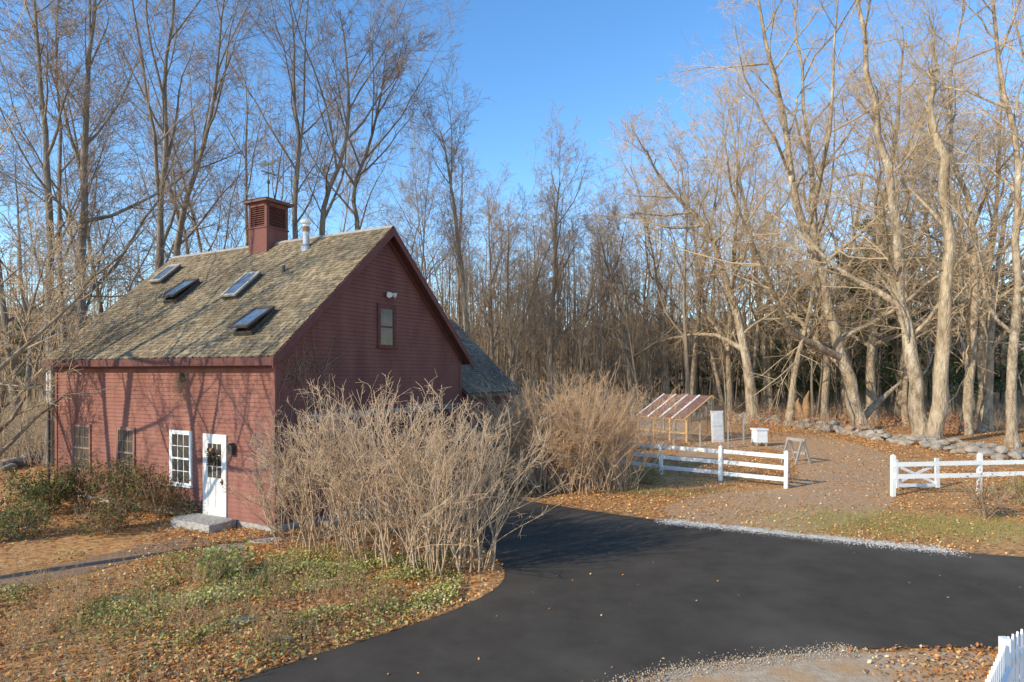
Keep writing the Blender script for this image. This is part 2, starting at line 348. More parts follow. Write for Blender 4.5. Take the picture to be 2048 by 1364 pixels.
wl=MB(); clap(wl,lambda a,o_,z:(-LX-o_,a,z),0,WY,.14,ZR-.15,widthf=gw); wl.quad((-LX,0,-.1),(-LX,0,zroof(0)-.1),(-LX,YM,ZR-.1),(-LX,WY,zroof(0)-.1),(-LX,WY,-.1)); wl.build('wall',M['red'],barn)
fd=MB(); fd.box(-LX-.03,.03,-.03,WY+.03,-.1,.135); fd.build('foundation',M['granite'],barn)
for (x0,x1,y0,y1) in ((-.1,.034,-.038,0.0),(0.0,.038,.0,.12),(0.0,.038,WY-.12,WY),(-LX-.034,-LX+.1,-.038,0)):
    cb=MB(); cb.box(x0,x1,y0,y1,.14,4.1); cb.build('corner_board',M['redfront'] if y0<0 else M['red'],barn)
# roof
SC=[(.275,.208,.130),(.225,.170,.105),(.33,.255,.165),(.18,.14,.085),(.275,.225,.14)]
def shingles(name,o,ax,up,nn,W,Lh,m,parent,cols=SC,ex=.122):
    P=[];C=[]
    nr=int(Lh/ex)
    for r in range(nr+1):
        b0=r*ex; b1=min(b0+ex*1.25,Lh+.03); a=-random.uniform(0,.12)
        while a<W:
            wd=random.uniform(.07,.15); e=min(a+wd-.006,W); s=max(a,0)
            if e-s>.02:
                j=random.uniform(-.012,.016); t=random.uniform(.018,.032)
                q=[o+ax*s+up*(b0-j)+nn*t,o+ax*e+up*(b0-j)+nn*(t+random.uniform(-.004,.006)),o+ax*e+up*b1+nn*.004,o+ax*s+up*b1+nn*.004,
                   o+ax*s+up*(b0-j)+nn*-.005,o+ax*e+up*(b0-j)+nn*-.005]
                P+=[tuple(v) for v in q]
                c=np.array(random.choice(cols))*random.uniform(.80,1.17)*(1+.09*math.sin(s*1.1+r*.17)+.09*math.sin(s*.4-r*.3)); C+=[c]*6
            a+=wd
    n=len(P)//6; b=np.arange(n)[:,None]*6
    Fc=np.concatenate([b+np.array([[0,1,2,3]]),b+np.array([[4,5,1,0]])])
    me=npmesh(name,np.array(P),Fc,np.array(C)); me.polygons.foreach_set('use_smooth',[False]*len(me.polygons))
    return link(name,me,m,parent)
pl=math.hypot(4.245,3.83); cp,sp=4.245/pl,3.83/pl
upv=Vector((0,cp,sp)); nnv=Vector((0,-sp,cp))
roof=shingles('roof',Vector((-LX-.2,-OV,zroof(-OV)-.01)),Vector((1,0,0)),upv,nnv,LX+.2+OV,pl,M['shingle'],barn)
rr=shingles('roof',Vector((OV,WY+OV,zroof(-OV)-.01)),Vector((-1,0,0)),Vector((0,-cp,sp)),Vector((0,sp,cp)),LX+.2+OV,pl,M['shingle'],barn)
dk=MB(); x0=-LX-.19; x1=OV-.012
prof=[(-OV+.01,zroof(-OV)-.02),(YM,ZR-.02),(WY+OV-.01,zroof(-OV)-.02),(WY+OV-.01,zroof(-OV)-.12),(YM,ZR-.13),(-OV+.01,zroof(-OV)-.12)]
dk.prism([(x0,y,z) for y,z in prof],(x1-x0,0,0)); dk.build('roof_deck',M['deck'],barn)
rc=MB(); rc.obox(Vector((-LX-.2,YM,ZR+.015)),Vector((1,0,0)),Vector((0,cp,-sp)),Vector((0,sp,cp)),(0,LX+.2+OV),(0,.14),(0,.022)); rc.obox(Vector((-LX-.2,YM,ZR+.015)),Vector((1,0,0)),Vector((0,-cp,-sp)),Vector((0,-sp,cp)),(0,LX+.2+OV),(0,.14),(0,.024)); rc.build('ridge_cap',M['greywood'],roof)
fa=MB(); fa.box(-LX-.19,OV-.02,-OV-.03,-OV+.005,zroof(-OV)-.22,zroof(-OV)-.035); fa.box(-LX-.1,.1,-OV+.005,-.02,zroof(-OV)-.19,zroof(-OV)-.165); fa.build('fascia',M['trim'],barn)
fa=MB(); fa.box(-LX-.1,-.02,-.06,-.024,3.88,3.985); fa.build('frieze_board',M['trim'],barn)
for sgn in (-1,1):
    rb=MB(); yv=YM+sgn*(YM+OV+.03)
    p=[(OV-.01,YM,ZR-.02),(OV-.01,YM,ZR-.27),(OV-.01,yv,zroof(yv)-.25),(OV-.01,yv,zroof(yv)-.02)]
    rb.prism(p,(.035,0,0)); 
    p=[(.024,YM,ZR-.16),(.024,YM,ZR-.36),(.024,YM+sgn*YM,zroof(0)-.33),(.024,YM+sgn*YM,zroof(0)-.14)]
    rb.prism(p,(.03,0,0)); rb.build('rake_board',M['trim'],barn)
    rb=MB(); p=[(-LX-.235,YM,ZR-.02),(-LX-.235,YM,ZR-.24),(-LX-.235,yv,zroof(yv)-.22),(-LX-.235,yv,zroof(yv)-.02)]; rb.prism(p,(.035,0,0)); rb.build('rake_board',M['trim'],barn)
def mbox(mb,mapf,a0,a1,o0,o1,z0,z1):
    p=mapf(a0,o0,z0); q=mapf(a1,o1,z1); mb.box(p[0],q[0],p[1],q[1],p[2],q[2])
def window(mapf,a0,a1,z0,z1,fm,sm,cols,rows,case=.08,pm='pane'):
    c=MB()
    mbox(c,mapf,a0-case,a0,0,.05,z0,z1+case); mbox(c,mapf,a1,a1+case,0,.05,z0,z1+case); mbox(c,mapf,a0,a1,0,.048,z1,z1+case)
    wo=c.build('window',fm,barn)
    s=MB(); mbox(s,mapf,a0-case-.02,a1+case+.02,0,.085,z0-.06,z0); s.build('sill',fm,wo)
    s=MB(); zm=(z0+z1)/2
    for (za,zb,of) in ((zm-.02,z1,.044),(z0,zm+.02,.039)):
        mbox(s,mapf,a0,a0+.04,.02,of,za,zb); mbox(s,mapf,a1-.04,a1,.02,of,za,zb); mbox(s,mapf,a0+.04,a1-.04,.02,of-.001,za,za+.045); mbox(s,mapf,a0+.04,a1-.04,.02,of-.001,zb-.045,zb)
        for i in range(1,cols):
            a=a0+.04+(a1-a0-.08)*i/cols; mbox(s,mapf,a-.009,a+.009,.02,of-.003,za+.045,zb-.045)
        for i in range(1,rows):
            z=za+.045+(zb-za-.09)*i/rows; mbox(s,mapf,a0+.04,a1-.04,.02,of-.005,z-.009,z+.009)
    s.build('sash',sm,wo)
    s=MB(); s.quad(mapf(a0+.01,.029,z0+.01),mapf(a1-.01,.029,z0+.01),mapf(a1-.01,.029,z1-.01),mapf(a0+.01,.029,z1-.01)); s.build('pane',M[pm],wo)
    return wo
window(mf,-3.95,-3.14,.84,2.19,M['white'],M['white'],3,2,.06)
window(mf,-6.46,-5.65,.84,2.19,M['redfront'],M['brownframe'],3,2,.05)
window(mf,-8.77,-7.89,.84,2.19,M['redfront'],M['brownframe'],3,2,.05)
window(mg,3.66,4.28,4.53,5.66,M['doorred'],M['doorred'],1,1,.09,'panedark')
# door
dd=MB(); a0,a1=-2.53,-1.78
mbox(dd,mf,a0,a1,.0,.03,.16,2.13); door=dd.build('door',M['oldwhite'],barn)
d2=MB(); 
for (p,q,r_,s_) in ((a0,a0+.11,.16,2.13),(a1-.11,a1,.16,2.13)): mbox(d2,mf,p,q,.03,.045,r_,s_)
for (r_,s_) in ((.16,.36),(.98,1.12),(1.98,2.13)): mbox(d2,mf,a0+.11,a1-.11,.03,.044,r_,s_)
mbox(d2,mf,(a0+a1)/2-.04,(a0+a1)/2+.04,.03,.043,.36,.98)
for i in (1,2):
    a=a0+.11+(a1-a0-.22)*i/3; mbox(d2,mf,a-.01,a+.01,.03,.04,1.12,1.98)
    z=1.12+.86*i/3; mbox(d2,mf,a0+.11,a1-.11,.03,.039,z-.01,z+.01)
d2.build('door_rails',M['oldwhite'],door)
d3=MB(); d3.quad(mf(a0+.11,.033,1.12),mf(a1-.11,.033,1.12),mf(a1-.11,.033,1.98),mf(a0+.11,.033,1.98)); d3.build('pane',M['pane'],door)
d4=MB(); mbox(d4,mf,a1-.09,a1-.05,.045,.10,1.02,1.06); mbox(d4,mf,a1-.1,a1-.04,.045,.055,.97,1.11); d4.build('handle',M['darkmetal'],door)
d5=MB(); mbox(d5,mf,a0-.08,a0,0,.05,.1,2.22); mbox(d5,mf,a1,a1+.08,0,.05,.1,2.22); mbox(d5,mf,a0,a1,0,.05,2.13,2.22); mbox(d5,mf,a0,a1,0,.09,.1,.16); d5.build('door_frame',M['oldwhite'],barn)
lb=MB(); mbox(lb,mf,-1.52,-1.38,.018,.13,1.75,1.95); lb.prism([(-1.55,-.018,1.95),(-1.35,-.018,1.95),(-1.45,-.018,2.04)],(0,-.14,0)); lb.build('wall_lamp',M['darkmetal'],barn)
vh=MB(); mbox(vh,mf,-3.62,-3.38,.0,.03,3.52,3.76); vh.build('vent_opening',mat('hole',(.01,.008,.008)),barn)
fl=MB(); mbox(fl,mg,3.99,4.11,.018,.05,6.0,6.12)
flo=fl.build('floodlight',M['oldwhite'],barn)
for s in (-1,1):
    t=MB(); t.lathe((0,0,0),[(.03,0),(.05,.05),(.085,.14),(.085,.17)],12); b=t.build('lamp_head',M['oldwhite'],flo); b.location=(.06,4.05+s*.05,6.06); b.rotation_euler=(R(s*-35),R(112),0)
tr=MB(); tr.box(.025,.17,.9,7.35,2.68,2.72); tr.box(.025,.05,.9,7.35,2.56,2.68); tr.build('door_track',M['greywood'],barn)
for (y0,y1) in ((1.1,4.1),(4.15,7.2)):
    sdm=MB(); sdm.box(.03,.075,y0,y1,.14,2.55); sd=sdm.build('sliding_door',M['doorred'],barn)
    bm_=MB(); 
    for z in (.14,1.25,2.4): bm_.box(.076,.098,y0+.15,y1-.15,z,z+.15)
    for y in (y0,y1-.15): bm_.box(.076,.1,y,y+.15,.14,2.55)
    bm_.bar((.088,y0+.15,.3),(.088,y1-.15,1.25),.14,.02,Vector((1,0,0))); bm_.bar((.088,y0+.15,1.4),(.088,y1-.15,2.4),.14,.02,Vector((1,0,0)))
    bm_.build('door_brace',M['trim'],sd)
# cupola
cx,cy=-4.95,YM; hw=.43
cu=MB(); cu.box(cx-hw,cx+hw,cy-hw,cy+hw,7.3,8.42); cu.box(cx-hw-.03,cx+hw+.03,cy-hw-.03,cy+hw+.03,8.42,8.47)
for sx in (-1,1):
    for sy in (-1,1): cu.box(cx+sx*hw-(.1 if sx>0 else 0),cx+sx*hw+(.1 if sx<0 else 0),cy+sy*hw-(.1 if sy>0 else 0),cy+sy*hw+(.1 if sy<0 else 0),8.47,9.2)
cu.box(cx-hw,cx+hw,cy-hw,cy+hw,9.12,9.25)
cup=cu.build('cupola',M['red'],barn)
lv=MB()
for i in range(9):
    z=8.5+i*.07
    lv.quad((cx-hw+.1,cy-hw+.01,z),(cx+hw-.1,cy-hw+.01,z),(cx+hw-.1,cy-hw+.08,z+.065),(cx-hw+.1,cy-hw+.08,z+.065))
    lv.quad((cx+hw-.01,cy-hw+.1,z),(cx+hw-.01,cy+hw-.1,z),(cx+hw-.08,cy+hw-.1,z+.065),(cx+hw-.08,cy-hw+.1,z+.065))
    lv.quad((cx-hw+.01,cy-hw+.1,z),(cx-hw+.01,cy+hw-.1,z),(cx-hw+.08,cy+hw-.1,z+.065),(cx-hw+.08,cy-hw+.1,z+.065))
lv.box(cx-hw+.1,cx+hw-.1,cy-hw+.1,cy+hw-.1,8.47,9.12)
lv.build('louver',M['red'],cup)
cpn=MB(); e=.56
cpn.box(cx-e,cx+e,cy-e,cy+e,9.25,9.33)
b=len(cpn.v); cpn.v+=[(cx-e-.03,cy-e-.03,9.33),(cx+e+.03,cy-e-.03,9.33),(cx+e+.03,cy+e+.03,9.33),(cx-e-.03,cy+e+.03,9.33),(cx,cy,9.54)]; cpn.f+=[(b,b+1,b+4),(b+1,b+2,b+4),(b+2,b+3,b+4),(b+3,b,b+4),(b+3,b+2,b+1,b)]
cpn.build('roof',M['capbrown'],cup)
wv=MB(); wv.lathe((cx,cy,9.5),[(.02,0),(.02,.45),(.05,.5),(.05,.56),(.015,.62),(.012,1.15)],8)
wv.bar((cx-.28,cy,10.32),(cx+.28,cy,10.32),.025,.025); wv.bar((cx,cy-.28,10.32),(cx,cy+.28,10.32),.025,.025)
wv.prism([(cx-.42,cy,10.62),(cx-.30,cy,10.56),(cx+.25,cy,10.58),(cx+.42,cy,10.7),(cx+.30,cy,10.72),(cx+.12,cy,10.66),(cx-.1,cy,10.68),(cx-.2,cy,10.78),(cx-.3,cy,10.68)],(0,.015,0))
wv.build('weathervane',M['copper'],cup)
def roofpt(px,py):
    dw=Vector(((px-1024)/F,1,-(py-HZ)/F)); o=Vector((0,0,CH)); ob=w2b(o); p2=w2b(o+dw); dl=(p2[0]-ob[0],p2[1]-ob[1])
    t=(ZR-(YM-ob[1])*K-CH)/(dw.z-dl[1]*K)
    return Vector((ob[0]+dl[0]*t,ob[1]+dl[1]*t,CH+dw.z*t))
AX=Vector((1,0,0))
def skylight(px,py,wd,ln,tilt):
    c=roofpt(px,py)
    f=MB()
    for (a,b) in (((-wd/2,-wd/2+.06),(-ln/2,ln/2)),((wd/2-.06,wd/2),(-ln/2,ln/2)),((-wd/2+.06,wd/2-.06),(-ln/2,-ln/2+.06)),((-wd/2+.06,wd/2-.06),(ln/2-.06,ln/2))):
        f.obox(c,AX,upv,nnv,a,b,(-.02,.12))
    s=f.build('skylight',M['darkmetal'],barn)
    top=c+upv*(ln/2)+nnv*.125
    u2=Matrix.Rotation(-tilt,3,'X')@upv if tilt else upv
    n2=AX.cross(u2)
    q=MB()
    for (a,b) in (((-wd/2-.02,-wd/2+.06),(-ln-.02,.02)),((wd/2-.06,wd/2+.02),(-ln-.02,.02)),((-wd/2+.06,wd/2-.06),(-ln-.02,-ln+.07)),((-wd/2+.06,wd/2-.06),(-.07,.02))):
        q.obox(top,AX,u2,n2,a,b,(0,.05))
    q.build('sash',M['greywood'] if not tilt else M['darkmetal'],s)
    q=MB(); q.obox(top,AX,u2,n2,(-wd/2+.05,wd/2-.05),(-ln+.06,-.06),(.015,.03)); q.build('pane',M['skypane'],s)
skylight(335,553,.62,.95,0); skylight(366,587,.68,1.05,R(6)); skylight(487,576,.62,1.15,0); skylight(512,648,.70,.98,R(8))
p=roofpt(612,497); sp_=MB(); sp_.lathe(p,[(.15,-.2),(.15,.05),(.1,.12),(.1,.5)],14); pipe=sp_.build('stove_pipe',M['galv'],barn)
t=MB(); t.lathe(p+Vector((0,0,.5)),[(.105,0),(.105,.16)],14); t.build('pipe_band',M['rust'],pipe)
t=MB(); t.lathe(p+Vector((0,0,.66)),[(.1,0),(.1,.08),(.15,.1),(.15,.18),(.08,.22)],14); t.build('cap',M['oldwhite'],pipe)
p=roofpt(567,545); sp_=MB(); sp_.lathe(p,[(.05,-.1),(.05,.2)],10); sp_.build('vent_pipe',M['darkmetal'],barn)
# rear wing
wx0,wx1,wy1=-6.0,0.0,WY+3.7
ww=MB(); clap(ww,mg,WY,wy1,.14,3.05); ww.quad((0,WY,0),(0,wy1,0),(0,wy1,3.08),(0,WY,3.08)); ww.quad((0,wy1,0),(wx0,wy1,0),(wx0,wy1,3.08),(-3,wy1,5.7),(0,wy1,3.08)); ww.quad((wx0,wy1,0),(wx0,WY,0),(wx0,WY,3.08),(wx0,wy1,3.08)); ww.build('wing_wall',M['red'],barn)
GC=[(.15,.125,.09),(.19,.16,.12),(.12,.10,.075),(.21,.18,.135)]
wl_=math.hypot(3.25,3.25*K); wu=Vector((-3.25/wl_,0,3.25*K/wl_)); wn=Vector((wu.z,0,-wu.x))
shingles('wing_roof',Vector((.25,WY+.02,3.05)),Vector((0,1,0)),wu,wn,3.85,wl_,M['shingle'],barn,cols=GC)
t=MB(); t.prism([(.24,WY+.02,3.03),(-3,WY+.02,3.03+3.24*K),(-6.24,WY+.02,3.03),(-6.24,WY+.02,2.93),(-3,WY+.02,2.91+3.24*K),(.24,WY+.02,2.93)],(0,3.83,0)); t.build('roof_deck',M['deck'],barn)
t=MB(); t.box(.2,.30,WY+.05,WY+3.85,2.88,3.0); t.build('gutter',M['darkmetal'],barn)
# swag on door
wr=thing('swag','dark pine cone swag hanging on the white barn door','swag',b2w(-2.155,-.07,1.86),BROT)
n=420; a=rng.uniform(0,1,n); P=np.stack([rng.normal(0,.09,n)*(1-.4*a)+.05*np.sign(rng.normal(size=n)),-.02-rng.uniform(0,.05,n),-.42*a],1)
link('foliage',leafmesh('swag_leaves',P,.035,pal(n,[(.10,.07,.045),(.07,.065,.035),(.16,.11,.07)])),M['needles'],wr)
t=MB(); t.lathe((0,-.06,-.03),[(.02,-.05),(.05,-.02),(.05,.02),(.02,.05)],8); t.build('bow',M['rotwood'],wr)
def stone_slab(name,label,cat,poly,z0,z1,m,group=None):
    mb=MB(); mb.prism([(p.x,p.y,z0) for p in poly],(0,0,z1-z0)); o=mb.build(name,m); 
    bv=o.modifiers.new('bevel','BEVEL'); bv.width=.02; bv.segments=2
    return tag(o,label,cat,group)
def jit(poly,a=.05): return [p+Vector((random.uniform(-a,a),random.uniform(-a,a),0)) for p in poly]
stone_slab('granite_step','rough granite step slab in front of the white door','step',jit([b2w(-2.85,-.80),b2w(-2.4,-.86),b2w(-1.9,-.80),b2w(-1.3,-.84),b2w(-1.22,-.45),b2w(-1.28,-.10),b2w(-2.0,-.08),b2w(-2.8,-.12)]),-.02,.19,M['granite'])
for i,(px,py,s,lb_) in enumerate(((450,1098,.36,'grey flagstone just right of the brick path end'),(535,1083,.32,'grey flagstone beside the barn corner'),(482,1243,.19,'flat grey flagstone in the leaves nearest the green ground cover'),(560,1283,.18,'flat grey flagstone near the driveway edge'),(250,1200,.2,'pale flagstone half buried in the left garden bed'))):
    c=g(px,py); stone_slab('flagstone',lb_,'flagstone',[c+Vector((s*1.3*math.cos(k*1.05)*random.uniform(.8,1.1),s*.8*math.sin(k*1.05)*random.uniform(.8,1.1),0)) for k in range(6)],-.01,.045,M['flag'])
la=thing('lattice_panel','small white lattice panel at the left corner of the barn','lattice',b2w(-LX-.2,-.12,0),BROT)
t=MB(); t.box(-.13,.13,-.02,.02,2.85,2.90); t.box(-.13,.13,-.02,.02,3.82,3.87); t.box(-.13,-.09,-.021,.021,2.9,3.82); t.box(.09,.13,-.021,.021,2.9,3.82)
t.build('frame',M['oldwhite'],la)
t=MB()
for i in range(9):
    z=2.9+i*.09; t.bar((-.09,0,z),(.09,0,z+.18),.012,.022,Vector((0,1,0))); t.bar((-.09,.013,z+.18),(.09,.013,z),.012,.022,Vector((0,1,0)))
t.build('slats',M['oldwhite'],la)
t=MB(); t.lathe((0,0,0),[(.04,0),(.04,2.85)],8); t.build('post',M['darkmetal'],la)
# ---------------------------------------------------------------- fences
def board_post(parent,p,h,s=.11,m=None,cap=True):
    mb=MB(); mb.box(-s/2,s/2,-s/2,s/2,-.1,h)
    if cap:
        b=len(mb.v); e=s/2; mb.v+=[(-e,-e,h+.002),(e,-e,h+.002),(e,e,h+.002),(-e,e,h+.002),(0,0,h+.05)]; mb.f+=[(b,b+1,b+4),(b+1,b+2,b+4),(b+2,b+3,b+4),(b+3,b,b+4)]
    o=mb.build('post',m or M['white'],parent); o.location=p; return o
def rail_fence(label,pts,h,zs):
    root=thing('rail_fence',label,'fence',pts[0])
    rel=[p-pts[0] for p in pts]
    d=(rel[-1]-rel[0]).normalized(); ang=math.atan2(d.y,d.x); side=Vector((d.y,-d.x,0))*.075
    for p in rel: board_post(root,p,h).rotation_euler=(R(random.uniform(-1,1)),R(random.uniform(-1,1)),ang)
    for i in range(len(rel)-1):
        for z in zs:
            mb=MB(); dz=random.uniform(-.02,.02); mb.bar(rel[i]+side+Vector((0,0,z)),rel[i+1]+side+Vector((0,0,z+dz))-(rel[i+1]-rel[i]).normalized()*.006,.035,.135); mb.build('rail',M['white'],root)
    return root
FA=[g(1572,977),g(1441,962),g(1322,949),g(1228,938),g(1140,929),g(1060,921)]
rail_fence('white three rail fence running left from the track to the tan shrubs',FA,1.2,(.28,.65,1.02))
FB=[g(1786,993),g(1958,988),g(2140,984),g(2330,980)]
rail_fence('white rail fence right of the track with gate leaning behind',FB,1.24,(.62,.98))
gt=thing('gate','open white gate with crossed braces behind the right fence','gate',g(1800,985)+Vector((0,.2,0)),R(16)); gt.rotation_euler=(R(-4),R(2.5),R(16))
t=MB(); W=1.62; 
for z in (.14,.82): t.box(.06,W,-.02,.02,z,z+.10)
t.box(.0,.09,-.025,.025,.1,1.0); t.box(W,W+.16,-.025,.025,.1,1.06); t.build('frame',M['white'],gt)
for s in (0,1):
    t=MB(); t.bar((.1,.035+s*.03,.26 if s else .8),(W,.035+s*.03,.8 if s else .26),.025,.085); t.build('brace',M['white'],gt)
pf=thing('picket_fence','white picket fence at the lower right corner of the driveway','fence',(5.0,6.42,0))
t=MB(); s=.036; t.box(-s,s,-s,s,-.05,1.10); t.build('post',M['white'],pf)
pk=MB(); pk.prism([(-.024,0,.06),(.024,0,.06),(.024,0,1.02),(0,0,1.08),(-.024,0,1.02)],(0,.018,0)); pkm=pk.mesh('picket')
def picket_run(d,n,st):
    d=Vector(d).normalized(); ang=math.atan2(d.y,d.x)
    for i in range(n):
        o=link('picket',pkm,M['white'],pf); o.location=d*(st+i*.115)+Vector((0,0,0)); o.rotation_euler=(0,0,ang)
    for z in (.25,.8):
        mb=MB(); nrm=Vector((-d.y,d.x,0))*.05; mb.bar(nrm+d*.07+Vector((0,0,z)),nrm+d*(st+n*.115)+Vector((0,0,z)),.04,.08); mb.build('rail',M['white'],pf)
picket_run((.82,.53,0),24,.12); picket_run((-.70,-.71,0),12,.12)
# ---------------------------------------------------------------- greenhouse and garden things
gh=thing('greenhouse','small open timber greenhouse with reddish sloping glass roof','greenhouse',(9.3,33.6,0),R(36.87))
XE,XP,XB,LY=0,2.21,3.26,3.36; ZE,ZP,ZB=1.3,2.42,1.86
t=MB()
for y in (0,LY/3,2*LY/3,LY):
    t.box(-.06,.06,y-.06,y+.06,0,ZE); t.box(XB-.05,XB+.05,y-.05,y+.05,0,ZB)
for y in (0,LY):
    t.box(XP-.05,XP+.05,y-.05,y+.05,0,ZP-.05); t.box(.05,XB-.05,y-.04,y+.04,.02,.12); t.box(1.1-.04,1.1+.04,y-.04,y+.04,.12,1.8)
    t.box(.05,XB-.05,y-.045,y+.045,1.22,1.32)
t.box(-.05,.05,.05,LY-.05,ZE-.10,ZE+.02); t.box(-.045,.045,.05,LY-.05,.45,.55); t.box(XP-.05,XP+.05,-.1,LY+.1,ZP-.1,ZP); t.box(XB-.05,XB+.05,.05,LY-.05,ZB-.1,ZB)
t.build('frame',M['lumber'],gh)
for i in range(5):
    y=LY*i/4; t=MB(); t.bar((-.18,y,ZE-.04+.03),(XP,y,ZP+.05),.12 if i in (1,2,3) else .08,.05); t.bar((XP,y,ZP+.05),(XB+.1,y,ZB),.08,.05); t.build('rafter',M['white'] if 0<i else M['lumber'],gh)
for i in range(4):
    y0=LY*i/4+.05; y1=LY*(i+1)/4-.05; t=MB(); t.quad((-.18,y0,ZE+.0),(-.18,y1,ZE+.0),(XP,y1,ZP+.05),(XP,y0,ZP+.05)); t.build('roof_pane',M['roofglass'],gh)
t=MB(); t.quad((0,.06,.1),(0,LY-.06,.1),(0,LY-.06,ZE),(0,.06,ZE)); t.build('wall_pane',M['glass'],gh)
t=MB(); t.quad((.06,0,.1),(XP,0,.1),(XP,0,ZP-.1),(.06,0,ZE)); t.build('wall_pane',M['glass'],gh)
t=MB(); t.box(XP+.05,XB-.05,-.03,.03,.1,1.9); t.build('wall_board',M['rust'],gh)
t=MB(); t.box(XB-.03,XB+.03,.05,LY-.05,.1,.7); t.build('wall_board',M['lumber'],gh)
bd=MB(); bd.box(-.36,.36,-.03,.03,.0,1.62); bd.box(-.38,.38,-.04,.04,1.62,1.68); bd.box(-.30,.30,-.045,-.03,.1,.75); bd.box(-.30,.30,-.045,-.03,.85,1.55); o=bd.build('door_panel',M['oldwhite']); o.location=g(1436,884); o.rotation_euler=(R(-4),0,R(15)); tag(o,'white panelled door leaning beside the greenhouse','door panel')
bh=thing('beehive','white box beehive on short legs near the stone wall','beehive',g(1519,892),R(8))
t=MB(); t.box(-.3,.3,-.25,.25,.2,.52); t.box(-.295,.295,-.245,.245,.525,.82); t.build('hive_body',M['white'],bh)
t=MB(); t.box(-.34,.34,-.29,.29,.82,.90); t.build('lid',M['white'],bh)
for sx in (-1,1):
    for sy in (-1,1): t=MB(); t.box(sx*.25-.03,sx*.25+.03,sy*.2-.03,sy*.2+.03,0,.2); t.build('leg',M['greywood'],bh)
sh=thing('sawhorse','weathered grey wooden A-frame stand on the wood chip track','wooden stand',g(1592,926),R(25))
for sy in (-.35,.35):
    for sx in (-.42,.42): t=MB(); t.bar((sx,sy,0),(sx*.1,sy,.98),.1,.05,Vector((0,1,0))); t.build('leg',M['greywood'],sh)
t=MB(); t.bar((0,-.45,.98),(0,.45,.98),.1,.12); t.build('beam',M['greywood'],sh)
t=MB(); t.bar((.25,-.35,.4),(.25,.35,.4),.03,.1); t.build('stretcher',M['greywood'],sh)
wfn=thing('wire_fence','thin wire garden fence with wooden stakes in front of the greenhouse','wire fence',(0,0,0))
WP=[g(1150,905),g(1225,902),g(1300,900),g(1348,900),g(1400,902),g(1456,897),g(1487,888),g(1490,872)]
for p in WP: t=MB(); t.box(-.03,.03,-.03,.03,0,1.35); o=t.build('stake',M['greywood'],wfn); o.location=p
wires=[]
for i in range(len(WP)-1):
    for z in (.15,.4,.65,.9,1.15,1.3): wires.append(([WP[i]+UP*z,WP[i+1]+UP*z],[.003,.003]))
    for k in range(14): q=WP[i].lerp(WP[i+1],k/14); wires.append(([q+UP*.1,q+UP*1.3],[.002,.002]))
link('wire',tubes('wire',wires,3),M['galv'],wfn)
# ---------------------------------------------------------------- stone walls
def ico():
    import bmesh
    bm=bmesh.new(); bmesh.ops.create_icosphere(bm,subdivisions=2,radius=1); bm.verts.ensure_lookup_table()
    V=np.array([v.co[:] for v in bm.verts]); Fc=np.array([[v.index for v in f.verts] for f in bm.faces]); bm.free(); return V,Fc
IV,IF=ico()
def stones(name,label,pl,per_m,width,h,size,sink=0):
    VV=[];FF=[];off=0
    for i in range(len(pl)-1):
        a,b=pl[i],pl[i+1]; L=(b-a).length; n=int(L*per_m); d=(b-a).normalized(); nn=Vector((-d.y,d.x,0))
        for k in range(n):
            lv=random.random()**1.4; s=size*random.uniform(.5,1.4)*(1.15-.3*lv)
            c=a.lerp(b,random.random())+nn*random.uniform(-width,width)*(1-.6*lv)+UP*(s*.35-sink+lv*h*random.uniform(.5,1))
            sc=np.array([s*random.uniform(.8,1.4),s*random.uniform(.7,1.2),s*random.uniform(.45,.8)])
            V=IV.copy(); 
            for _ in range(5):
                ax=rng.normal(size=3); ax/=np.linalg.norm(ax); dd=V@ax; cut=random.uniform(.55,.8); V=V-np.outer(np.maximum(dd-cut,0)*.9,ax)
            V=V*sc; an=random.uniform(0,6.28); c_,s_=math.cos(an),math.sin(an); tl=random.uniform(-.3,.3); ct,st=math.cos(tl),math.sin(tl)
            V=V@np.array([[1,0,0],[0,ct,st],[0,-st,ct]])@np.array([[c_,s_,0],[-s_,c_,0],[0,0,1]])+np.array(c[:])
            VV.append(V); FF.append(IF+off); off+=len(V)
    me=npmesh(name,np.concatenate(VV),np.concatenate(FF)); me.polygons.foreach_set('use_smooth',[False]*len(me.polygons))
    return tag(link(name,me,M['stone']),label,'stone wall')
SWP=[g(2300,958),g(2048,926),g(1900,901),g(1780,882),g(1690,867),g(1560,851),g(1470,842),g(1400,838)]
stones('stone_wall','low tumbled fieldstone wall along the edge of the right wood',SWP,13,.55,.55,.28,.06)
stones('stone_wall','dark fieldstone wall at the far left beside the lawn',[g(-200,960),g(-60,948),g(20,936),g(75,922)],11,.5,.35,.28,.08)
